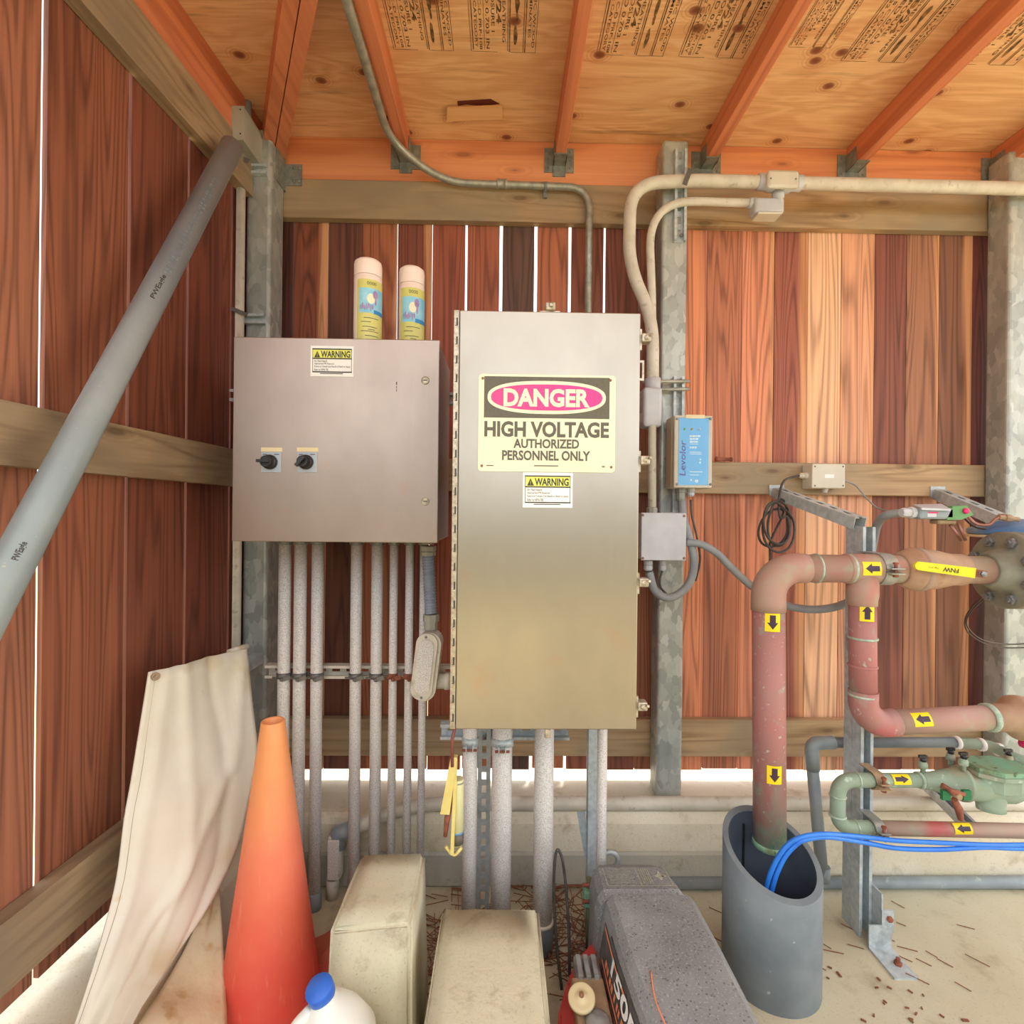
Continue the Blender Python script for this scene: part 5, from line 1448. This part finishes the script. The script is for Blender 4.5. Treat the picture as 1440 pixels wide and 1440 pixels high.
# ---- lines along the kerb
kl = thing('kerb_conduit', 'long pale conduit lying along the top of the kerb', 'conduit', (0.6, 1.9, .26))
zk = CURB_Z + .0245
xL = X(600, 1.90, 1130)
b = bm_new(); atube(b, [V((3.4, 1.90, zk))] + spline([V((xL + .1, 1.90, zk)), V((xL - .02, 1.885, zk - .001)), P(560, 1140, 1.84), P(525, 1152, 1.82), P(483, 1172, 1.81)], 8), .0242, 16); obj('pipe', b, 'beige_conduit', kl)
p = P(475, 1205, 1.81)
b = bm_new(); atube(b, fillet([P(494, 1166, 1.81), P(474, 1172, 1.81), P(475, 1192, 1.81)], .02, 5), .028, 14); obj('elbow_body', b, 'pvc', kl)
b = bm_new(); abox(b, X(464, 1.79), X(485, 1.79), 1.785, 1.83, Z(1238, 1.79), Z(1176, 1.79), .014, 3); obj('conduit_body', b, 'beige_conduit', kl)
b = bm_new(); abox(b, X(466.5, 1.79), X(483, 1.79), 1.778, 1.784, Z(1235, 1.79), Z(1179, 1.79), .003, 2); obj('cover', b, 'conduit', kl)
tube('stub', [(X(473, 1.81), 1.81, 0), (X(473, 1.81), 1.81, Z(1234, 1.81))], .022, 'beige_conduit', kl, 14)
fp = tube('floor_pipe', [(0.42, 1.845, .0215), (3.4, 1.845, .0215)], .0205, 'pvc', None, 16)
tag(fp, 'grey plastic pipe lying on the floor against the kerb', 'pipe')

# ---- big grey sleeve with the red pipe in it
YSL = 1.50
xc_ = X(1084, YSL, 1230)
sl = thing('pipe_sleeve', 'large upright dark grey plastic sleeve with slanted open top', 'pipe', (xc_, YSL, 0))
RO, RI, n = .133, .117, 48
b = bm_new()
def rim(an, r): 
    y = math.sin(an)
    return V((xc_ + r * math.cos(an), YSL + r * y, .365 + .06 * (r / RO) * y - .012 * math.cos(an)))
rings_ = [[], [], [], []]
for i in range(n):
    an = 2 * math.pi * i / n
    o1 = rim(an, RO)
    rings_[0].append(b.verts.new(V((o1.x, o1.y, 0)))); rings_[1].append(b.verts.new(o1))
    i1 = rim(an, RI); rings_[2].append(b.verts.new(i1)); rings_[3].append(b.verts.new(V((i1.x, i1.y, 0.0))))
for k in range(3):
    for i in range(n):
        f = b.faces.new((rings_[k][i], rings_[k][(i + 1) % n], rings_[k + 1][(i + 1) % n], rings_[k + 1][i])); f.smooth = k != 1
sl_m = obj('sleeve_wall', b, 'pvc_dark', sl, fix=False)
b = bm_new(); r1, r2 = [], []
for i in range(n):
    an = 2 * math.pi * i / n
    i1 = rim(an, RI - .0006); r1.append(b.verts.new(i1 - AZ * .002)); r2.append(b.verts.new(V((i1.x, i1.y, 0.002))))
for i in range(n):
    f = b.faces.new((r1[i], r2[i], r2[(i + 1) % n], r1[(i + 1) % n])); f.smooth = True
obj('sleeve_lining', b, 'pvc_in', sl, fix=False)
b = bm_new(); abar(b, V((xc_ - .03, YSL + RI - .008, 0)), AX, AY, AZ, (-.003, .003), (-.002, .002), (.01, .38)); obj('seam', b, 'black', sl)

# ---- blue tubing
for k, (dy, dx, lab) in enumerate(((0, 0, 'bright blue plastic tube running from the grey sleeve over the stand, upper one'), (6, 9, 'bright blue plastic tube running from the grey sleeve below its twin'))):
    pts = [P(1074 + dx, 1262, 1.46), P(1082 + dx, 1232, 1.455), P(1094 + dx, 1206, 1.45), P(1110 + dx * .8, 1186 + dy * .6, 1.445), P(1132, 1176 + dy * .8, 1.44), P(1165, 1173 + dy * .7, 1.45),
           P(1215, 1177 + dy * 1.3, 1.50), P(1260, 1182 + dy * 1.8, 1.505), P(1320, 1185 + dy * 1.6, 1.51), P(1385, 1188 + dy * .6, 1.52), P(1440, 1188 + dy * .9, 1.53), P(1560, 1186 + dy, 1.54)]
    tag(tube('blue_tube', spline(pts, 8), .0068, 'blue_tube', None, 10), lab, 'tubing', 'blue tubing')
# ================================================================== things on the floor
# ---- traffic cone
YC = 1.40
cxn = X(382, YC, 1200); ctop = Z(1014, YC, 386)
cn = thing('traffic_cone', 'faded orange traffic cone with an open tip', 'cone', (cxn, YC, 0))
HB = .03
b = bm_new(); abox(b, cxn - .18, cxn + .18, YC - .18, YC + .18, 0.0, HB, .012, 2)
bmesh.ops.subdivide_edges(b, edges=b.edges[:], cuts=3, use_grid_fill=True)
for v in b.verts:
    kx, ky = max(0, (v.co.x - cxn) / .18), max(0, (v.co.y - YC) / .18)
    v.co.z += .10 * (kx * ky) ** 1.3
obj('base', b, 'cone_base', cn)
H = ctop
b = bm_new()
prof = [(.142, HB), (.134, HB + .012), (.128, HB + .03), (.122, HB + .06)]
for i in range(1, 9): prof.append((.122 + (.030 - .122) * i / 8, HB + .06 + (H - HB - .06) * i / 8))
prof += [(.0285, H + .002), (.025, H - .001), (.024, H - .05)]
alathe(b, prof, V((cxn, YC, 0)), (0, 0, 1), 40, True, False); obj('body', b, 'cone', cn)

# ---- concrete blocks
def chamfer_block(name, pts_bottom, profile, label):
    pass
def block1():
    h = .40
    A, Bk = PZ(508, 1199, h), PZ(598, 1197, h)
    C, D = PZ(463, 1308, h), PZ(579, 1297, h)
    zf = .0
    E, F = PZ(449, 1440, h - .17), PZ(577, 1440, h - .17)
    d1, d2 = (E - C) * (h / .17), (F - D) * (h / .17)
    E0, F0 = C + d1 * 1.0, D + d2 * 1.0
    b = bm_new()
    top = [A, Bk, D, C]
    x_l, x_r = C.x - .005, Bk.x + .004
    v = [b.verts.new(p) for p in (A, Bk, D, C)]
    low = [V((A.x - .04, A.y + .02, 0)), V((Bk.x + .012, Bk.y + .02, 0)), V((D.x + .012, 1.155, 0)), V((C.x - .012, 1.158, 0))]
    w = [b.verts.new(p) for p in low]
    b.faces.new(v); b.faces.new(list(reversed(w)))
    for i in range(4): b.faces.new((v[i], w[i], w[(i + 1) % 4], v[(i + 1) % 4]))
    return b
b = block1(); bmesh.ops.recalc_face_normals(b, faces=b.faces[:])
bmesh.ops.bevel(b, geom=b.edges[:], offset=.011, segments=3, affect='EDGES')
bmesh.ops.subdivide_edges(b, edges=b.edges[:], cuts=3, use_grid_fill=True)
for v in b.verts: v.co += V((random.uniform(-1, 1), random.uniform(-1, 1), random.uniform(-1, 1))) * .0012
tag(obj('concrete_block', b, 'block', smooth=True), 'rough tan concrete block with a sloping end beside the traffic cone', 'block', 'concrete blocks on the floor')
h = .33
b = bm_new()
A, Bk = PZ(623, 1275, h), PZ(757, 1275, h)
v = [b.verts.new(p) for p in (A, Bk, V((Bk.x + .006, .62, h)), V((A.x - .006, .62, h)))]
w = [b.verts.new(p) for p in (V((A.x - .03, A.y + .015, 0)), V((Bk.x + .012, Bk.y + .015, 0)), V((Bk.x + .014, .60, 0)), V((A.x - .032, .60, 0)))]
b.faces.new(v); b.faces.new(list(reversed(w)))
for i in range(4): b.faces.new((v[i], w[i], w[(i + 1) % 4], v[(i + 1) % 4]))
bmesh.ops.recalc_face_normals(b, faces=b.faces[:])
bmesh.ops.bevel(b, geom=b.edges[:], offset=.010, segments=3, affect='EDGES')
bmesh.ops.subdivide_edges(b, edges=b.edges[:], cuts=5, use_grid_fill=True)
for v in b.verts: v.co += V((random.uniform(-1, 1), random.uniform(-1, 1), random.uniform(-1, 1))) * .0012
tag(obj('concrete_block', b, 'block', smooth=True), 'flat-topped tan concrete block in front of the fat conduits', 'block', 'concrete blocks on the floor')

# ---- white jug with blue cap
_c = PZ(453, 1377, .376)
jc = V((_c.x + .040, _c.y - .004, 0))
jg = thing('plastic_jug', 'white plastic jug with a blue screw cap in front of the cone', 'jug', jc)
tilt = V((-.22, -.38, 1)).normalized()
b = bm_new()
secs = [(h_ + (.071 if h_ > .1 else 0), r_ * .9) for h_, r_ in ((.0, .070), (.006, .079), (.15, .082), (.20, .080), (.235, .068), (.262, .046), (.275, .03), (.285, .027), (.295, .027))]
prev = None
n = 32
rings_ = []
for hh, r in secs:
    k = max(0, (hh - .271)) / .09
    off = V((-.035 * k, -.01 * k, 0))
    rings_.append([b.verts.new(jc + off + V((r * math.cos(2 * math.pi * i / n) * 1.0, r * math.sin(2 * math.pi * i / n), hh))) for i in range(n)])
for i in range(len(rings_) - 1):
    for k in range(n):
        f = b.faces.new((rings_[i][k], rings_[i][(k + 1) % n], rings_[i + 1][(k + 1) % n], rings_[i + 1][k])); f.smooth = True
b.faces.new(list(reversed(rings_[0]))); b.faces.new(rings_[-1])
obj('body', b, 'jug', jg)
cp = jc + V((-.037, -.011, .363))
lathe('cap', [(.0265, -.010), (.0275, .0), (.0275, .014), (.0255, .018), (.001, .019)], cp, tilt, 'blue_cap', jg, 30)
b = bm_new(); atube(b, spline([jc + V((-.055, -.02, .333)), jc + V((-.078, -.045, .316)), jc + V((-.086, -.055, .26)), jc + V((-.066, -.032, .18))], 6), .013, 12); obj('handle', b, 'jug', jg)

# ---- canvas sheets by the left wall
def sheet(name, left, right, label, nu=14, sub=5, mat='canvas', amp=.006, th=.004, creases=()):
    Lc, Rc = spline(left, sub), spline(right, sub)
    m = min(len(Lc), len(Rc))
    rows = []
    for i in range(m):
        a_, b_ = Lc[i * (len(Lc) - 1) // (m - 1)], Rc[i * (len(Rc) - 1) // (m - 1)]
        row = []
        for j in range(nu + 1):
            t = j / nu
            p = a_.lerp(b_, t)
            k = math.sin(math.pi * t)
            wv = amp * k * (math.sin(5.1 * t + i * .35) + .7 * math.sin(9 * t - i * .5) + .5 * math.sin(i * .9 + t * 3))
            s_ = i / (m - 1); cr = 0.0
            for c0, c1, dep in creases: cr += dep * math.exp(-((t - (c0 + (c1 - c0) * s_)) / .05) ** 2)
            row.append(p + V((wv * .9 + cr, -wv * .6 - cr, wv * .2)))
        rows.append(row)
    b = bm_new(); agrid(b, rows); bmesh.ops.recalc_face_normals(b, faces=b.faces[:])
    bmesh.ops.solidify(b, geom=b.faces[:], thickness=th)
    return b, rows
Lp = [P(208, 945, 1.35), P(196, 1020, 1.32), P(183, 1100, 1.29), P(174, 1150, 1.265), P(163, 1235, 1.22), P(142, 1320, 1.16), P(105, 1440, 1.075), P(70, 1540, .99)]
Rp = [P(346, 911, 1.72), P(354, 990, 1.68), P(361, 1060, 1.63), P(352, 1112, 1.58), P(334, 1190, 1.50), P(300, 1262, 1.41), P(250, 1345, 1.265), P(190, 1440, 1.085), P(140, 1530, .98)]
b, rows = sheet('canvas_tarp', Lp, Rp, '', nu=30, amp=.006, creases=((.15, .12, .006), (.95, .25, .010), (.55, 1.1, -.008), (.30, .75, .007)))
tp = tag(obj('canvas_tarp', b, 'canvas'), 'dirty white folded canvas tarp with a brass grommet leaning on the left wall', 'tarp')
b = bm_new(); g = P(219, 951, 1.358); alathe(b, [(.004, 0), (.0095, 0), (.0105, .003), (.0095, .005), (.004, .004), (.004, 0)], g, (.55, -.8, .1), 18, True, False); obj('grommet', b, 'brass', tp)
b = bm_new(); atube(b, [P(322, 918, 1.668), P(347, 909, 1.735)], .011, 12); obj('rolled_corner', b, 'canvas', tp)
# hem seam
b = bm_new()
for i in range(len(rows) - 1):
    p, q = rows[i][2], rows[i + 1][2]
    off = V((.35, -.9, .25)).normalized() * .006
    abar(b, p + off, (q - p).normalized(), V((.9, .35, 0)), V((.35, -.9, 0)), (0, (q - p).length), (-.0006, .0006), (-.001, .0005))
M['seam'] = pmat('hem_thread', S(176, 160, 134), rough=.8)
obj('hem_seam', b, 'seam', tp)
Lp = [P(292, 1258, 1.46), P(262, 1330, 1.36), P(228, 1390, 1.26), P(195, 1440, 1.135), P(160, 1510, 1.05)]
Rp = [P(308, 1252, 1.50), P(313, 1320, 1.40), P(316, 1390, 1.315), P(318, 1440, 1.25), P(320, 1520, 1.17)]
b, rows = sheet('canvas_sheet', Lp, Rp, '', amp=.005)
tag(obj('canvas_sheet', b, 'canvas2'), 'stained yellowish canvas sheet lying under the folded tarp', 'tarp')

# ---- mower: black bag, red deck, carburettor
mw = thing('lawn_mower', 'old mower with a dusty black speckled bag and red deck', 'mower', (.40, 1.1, 0))
x0, x1 = .30, .525
b = bm_new()
def loft(b, secs):
    R = [[b.verts.new(p) for p in s] for s in secs]
    n = len(R[0])
    for i in range(len(R) - 1):
        for k in range(n): b.faces.new((R[i][k], R[i][(k + 1) % n], R[i + 1][(k + 1) % n], R[i + 1][k]))
    b.faces.new(list(reversed(R[0]))); b.faces.new(R[-1])
def sec(y, xl, xr, zt, xb, r=.02):
    return [V((xb, y, .06)), V((xb + .004, y, .20)), V((xl - .012, y, zt - .055)), V((xl - .004, y, zt - .018)), V((xl + r * .6, y, zt)), V((xr - r, y, zt)), V((xr, y, zt - r)), V((xr + .012, y, .06))]
loft(b, [sec(1.375, .288, .515, .318, .262), sec(1.355, .290, .522, .345, .262), sec(1.2, .292, .525, .352, .258), sec(1.0, .306, .528, .352, .262), sec(.62, .33, .535, .350, .28)])
bag = obj('bag', b, 'mower', mw)
b = bm_new()
loft(b, [sec(1.545, .298, .47, .275, .285, .03), sec(1.53, .285, .485, .305, .27, .03), sec(1.50, .278, .495, .318, .262), sec(1.40, .274, .512, .328, .256), sec(1.378, .278, .512, .315, .262)])
cap = obj('rear_cap', b, 'mower', mw)
# printed warning panel on the cap
b = bm_new()
def capz(y): return .3185 + (1.50 - y) / .10 * .010 + .0012
def cq(xa, xb_, ya, yb): 
    b.faces.new([b.verts.new(V((x_, y_, capz(y_)))) for x_, y_ in ((xa, ya), (xb_, ya), (xb_, yb), (xa, yb))])
for r in ((.30, .303, 1.41, 1.495), (.30, .495, 1.41, 1.413), (.395, .398, 1.41, 1.495), (.482, .485, 1.41, 1.495)): cq(*r)
for i in range(9): cq(.312, .385 - .004 * (i % 3), 1.425 + .0075 * i, 1.4275 + .0075 * i)
for i in range(5): cq(.405 + .006 * i, .4075 + .006 * i, 1.42, 1.49)
star = []
for i in range(8):
    rr = .021 if i % 2 == 0 else .009
    star.append(V((.459 + rr * math.cos(i * math.pi / 4), 1.456 + rr * math.sin(i * math.pi / 4), capz(1.456))))
b.faces.new([b.verts.new(p) for p in star])
pr = obj('warning_print', b, pmat('faded_yellow_print', S(186, 184, 160), S(150, 148, 136), scale=120, rough=.7), cap); pr['kind'] = 'stuff'
b = bm_new(); atext(b, '3', V((.463, 1.462, capz(1.456) + .0008)), V((0, -.012, 0)), V((-.007, 0, 0)) * -1, bold=.02); obj('numeral', b, 'mower_dark', cap)
# decal strip on the sloping left side
def sd_(y, t, lift=.0015):
    """point on the left slope of the bag: t=0 low edge, 1 high edge"""
    k = (1.2 - y) / .2 if y < 1.2 else 0
    k = min(max(k, 0), 1); k2 = min(max((1.0 - y) / .38, 0), 1)
    xl = .292 + (.306 - .292) * k + (.33 - .306) * k2; xb = .258 + .004 * k + .018 * k2
    lo, hi = V((xb + .004, y, .20)), V((xl - .012, y, .297))
    n_ = V((-.94, 0, .33))
    return lo.lerp(hi, t) + n_ * lift
def strip(y0, y1, t0, t1, mat, nm, lift=.0015, n=8):
    b = bm_new(); agrid(b, [[sd_(y0 + (y1 - y0) * i / n, t0, lift) for i in range(n + 1)], [sd_(y0 + (y1 - y0) * i / n, t1, lift) for i in range(n + 1)]]); return obj(nm, b, mat, bag)
strip(1.33, .64, .12, .97, 'mower_dark', 'decal_panel')
strip(1.32, 1.12, .86, .93, 'mower_orange', 'decal_stripe', .003); strip(1.30, .64, .20, .27, 'mower_orange', 'decal_stripe', .003)
strip(1.28, .64, .10, .12, 'mower_orange', 'decal_stripe', .003)
def side_text(s, y0, y1, t0, t1, mat, nm, bold=.02):
    b = bm_new(); atext(b, s, None, None, None, warp=lambda a, c: sd_(y0 + (y1 - y0) * a, t0 + (t1 - t0) * c, .0036), bold=bold); return obj(nm, b, mat, bag)
side_text('150R', 1.225, 1.03, .56, .95, 'white', 'number_lettering', .03)
q_ = 1.27
while q_ > .70:
    w_ = random.choice((.010, .014, .018)); strip(q_, q_ - w_, .34, .50, 'mower_orange', 'decal_mark', .003, 1); q_ -= w_ + random.choice((.005, .012))
strip(1.27, .75, .985, 1.12, 'mower_dark', 'bag_ridge', .002)
tube('pine_straw', spline([V((.335, 1.12, .3545)), V((.325, 1.05, .356)), V((.333, .98, .356)), V((.345, .93, .354))], 6), .0016, 'mower_orange', mw, 5)
# deck and engine parts
zd = .17
b = bm_new()
poly = [PZ(836, 1320, zd), PZ(812, 1345, zd), PZ(797, 1380, zd), PZ(785, 1425, zd), PZ(785, 1490, zd), PZ(790, 1560, zd), PZ(880, 1560, zd), PZ(872, 1440, zd), PZ(850, 1370, zd)]
v = [b.verts.new(p) for p in poly]; w = [b.verts.new(V((p.x - .012 if i < 6 else p.x, p.y + (.012 if i < 3 else 0), .02))) for i, p in enumerate(poly)]
b.faces.new(v); b.faces.new(list(reversed(w)))
for i in range(len(v)): b.faces.new((v[i], w[i], w[(i + 1) % len(v)], v[(i + 1) % len(v)]))
bmesh.ops.recalc_face_normals(b, faces=b.faces[:]); bmesh.ops.bevel(b, geom=b.edges[:], offset=.008, segments=2, affect='EDGES')
obj('deck', b, 'mower_red', mw)
def onz(px0, px1, py0, py1, z0, z1, mat, nm, bev=.004):
    a_, c_, d_ = PZ(px0, py0, z1), PZ(px1, py0, z1), PZ(px0, py1, z1)
    return box(nm, a_.x, c_.x, d_.y, a_.y, z0, z1, mat, mw, bev, 2)
onz(806, 840, 1343, 1374, zd + .001, .215, 'alu', 'carburettor')
for px in (808.5, 819, 830): onz(px, px + 7, 1341, 1372, .2155, .235, 'alu', 'carburettor_rib', .002)
onz(803, 848, 1373, 1500, zd + .001, .225, 'brass', 'engine_block', .006)
lathe('cylinder_head', [(.028, 0), (.028, .008), (.02, .014), (.001, .016)], PZ(841, 1440, .2255), (0, 0, 1), 'alu', mw, 24)
dc = PZ(818, 1404, .25)
b = bm_new(); alathe(b, [(.022, -.024), (.022, -.004), (.031, -.003), (.031, .004), (.0285, .0065), (.023, .0048), (.019, .0062), (.0125, .0055), (.011, .009), (.001, .010)], dc, (-.1, -.25, 1), 32); obj('air_filter_disc', b, 'tape', mw)
lathe('disc_nut', [(.006, .0095), (.006, .014), (.002, .016)], dc, (-.1, -.25, 1), 'rust_spot', mw, 8, False)
tube('fuel_tube', spline([PZ(852, 1385, .2), PZ(858, 1405, .21), PZ(872, 1425, .21), PZ(884, 1450, .2)], 6), .006, 'black', mw, 8)
b = bm_new(); atube(b, [V((.347 + .025 * math.cos(i * math.pi / 12), 1.60, .272 + .025 * math.sin(i * math.pi / 12))) for i in range(24)], .0085, 10, closed=True); wh = obj('wheel', b, 'alu', mw)
b = bm_new(); atube(b, [V((.347, 1.60, .2475)), V((.347, 1.52, .2475))], .01, 10); obj('wheel_axle', b, 'alu', mw)

# ---- ground rod clamp, hanging cable, caulking gun
gc = thing('ground_clamp', 'green corroded clamp on a short copper ground rod', 'clamp', P(829, 1320, 1.56))
gxx = X(828, 1.57, 1280)
tube('rod', [(gxx, 1.57, 0), (gxx, 1.57, Z(1235, 1.57))], .009, pmat('green_rod', S(122, 126, 92), S(104, 100, 72), scale=20, rough=.7), gc, 10)
b = bm_new(); abox(b, gxx - .018, gxx + .018, 1.55, 1.59, Z(1272, 1.57), Z(1248, 1.57), .006, 2); obj('jaw', b, 'verdigris', gc)
for py in (1245, 1268): tube('bolt', [(gxx - .024, 1.55, Z(py, 1.55)), (gxx + .03, 1.55, Z(py, 1.55))], .006, 'rust', gc, 8)
w = tube('loop_cable', spline([P(790, 1392, 1.42), P(783, 1330, 1.47), P(779, 1260, 1.50), P(780, 1215, 1.505), P(784, 1195, 1.505), P(791, 1210, 1.505), P(796, 1250, 1.50), P(800, 1310, 1.47), P(801, 1370, 1.43)], 8), .0045, 'cable', None, 8)
tag(w, 'stiff black cable arching up beside the fat conduit', 'cable')
cg = thing('caulking_gun', 'old yellow caulking gun hanging by its rod under the tall cabinet', 'caulking gun', P(640, 1205, 1.36))
YK = 1.36
tube('rod', [V((tx0 + .011, YK, tz0 + .0045)), P(636, 1040, YK), P(636, 1078, YK)], .0045, 'red_hook', cg, 8)
b = bm_new(); aprism(b, [P(634, 1064, YK), P(643, 1066, YK), P(632, 1146, YK), P(619, 1145, YK)], (0, .018, 0)); obj('handle', b, 'caulk_yellow', cg)
b = bm_new(); atube(b, [P(637, 1105, YK + .012), P(629, 1150, YK + .012), P(626, 1176, YK + .015)], [.006, .008, .005], 8); obj('trigger', b, 'rust', cg)
b = bm_new(); aprism(b, [P(639, 1068, YK + .005), P(643, 1070, YK + .005), P(638, 1200, YK + .005), P(633, 1203, YK + .005)], (0, .012, 0)); obj('cradle_rail', b, 'caulk_yellow', cg)
lathe('tube', [(.0165, 0), (.0165, .17), (.0155, .176)], P(643, 1186, YK + .03), (0, 0, 1), 'caulk_tube', cg, 18)
lathe('tube_label', [(.0168, 0.002), (.0168, .03)], P(643, 1186, YK + .03), (0, 0, 1), 'print_grey', cg, 18)
lathe('label_band', [(.0169, 0.03), (.0169, .036)], P(643, 1186, YK + .03), (0, 0, 1), 'blue_paint', cg, 18)
lathe('plunger_disc', [(.0165, 0), (.0165, .004)], P(644, 1100, YK + .03), (0, 0, 1), 'box_dull', cg, 18)
b = bm_new(); atube(b, fillet([P(627, 1190, YK + .02), P(634, 1200, YK + .02), P(640, 1203, YK + .02), P(649, 1192, YK + .02)], .01, 4), .0045, 8); obj('nose_loop', b, 'caulk_yellow', cg)

# ---- pine needles on the floor
b = bm_new()
def needle(x, y, L, an, z=.002):
    d = V((math.cos(an), math.sin(an), random.uniform(-.02, .12))) * L
    s = V((-math.sin(an), math.cos(an), 0)) * .0012
    p = V((x, y, z + max(0, -d.z)))
    vs = [b.verts.new(q) for q in (p - s, p + s, p + d + s, p + d - s)]; up = [b.verts.new(v.co + V((0, 0, .0015))) for v in vs]
    b.faces.new(vs); b.faces.new(up)
    for i in range(4): b.faces.new((vs[i], vs[(i + 1) % 4], up[(i + 1) % 4], up[i]))
for _ in range(230):
    needle(random.gauss(.20, .09), random.gauss(1.66, .10), random.uniform(.04, .11), random.uniform(0, 6.28), random.uniform(.001, .02))
for _ in range(160): needle(random.gauss(-.14, .05), random.gauss(1.58, .10), random.uniform(.04, .1), random.uniform(0, 6.28), random.uniform(.001, .012))
for _ in range(22): needle(random.gauss(.98, .10), random.gauss(1.62, .09), random.uniform(.02, .06), random.uniform(2.2, 2.9), .001)
for _ in range(18): needle(random.gauss(1.30, .12), random.gauss(1.62, .09), random.uniform(.02, .06), random.uniform(2.2, 2.9), .001)
for v in list(b.verts):
    if v.co.y > 1.845: v.co.y = 1.845 - random.uniform(0, .02)
tag(obj('pine_needles', b, 'needles'), 'scattered brown pine needles on the concrete floor', 'debris', kind='stuff')
b = bm_new()
for _ in range(26):
    x, y = random.gauss(1.08, .10), random.gauss(1.40, .13)
    s = random.uniform(.002, .0055)
    if abs(x - xc_) < .16: x += .18
    an = random.uniform(0, 3.14)
    abar(b, V((x, y, .001)), V((math.cos(an), math.sin(an), 0)), V((-math.sin(an), math.cos(an), 0)), AZ, (-s * 1.6, s * 1.6), (-s * .6, s * .6), (0, .003))
tag(obj('rust_flakes', b, 'needles'), 'brown rust flakes and chips on the floor by the stand foot', 'debris', kind='stuff')
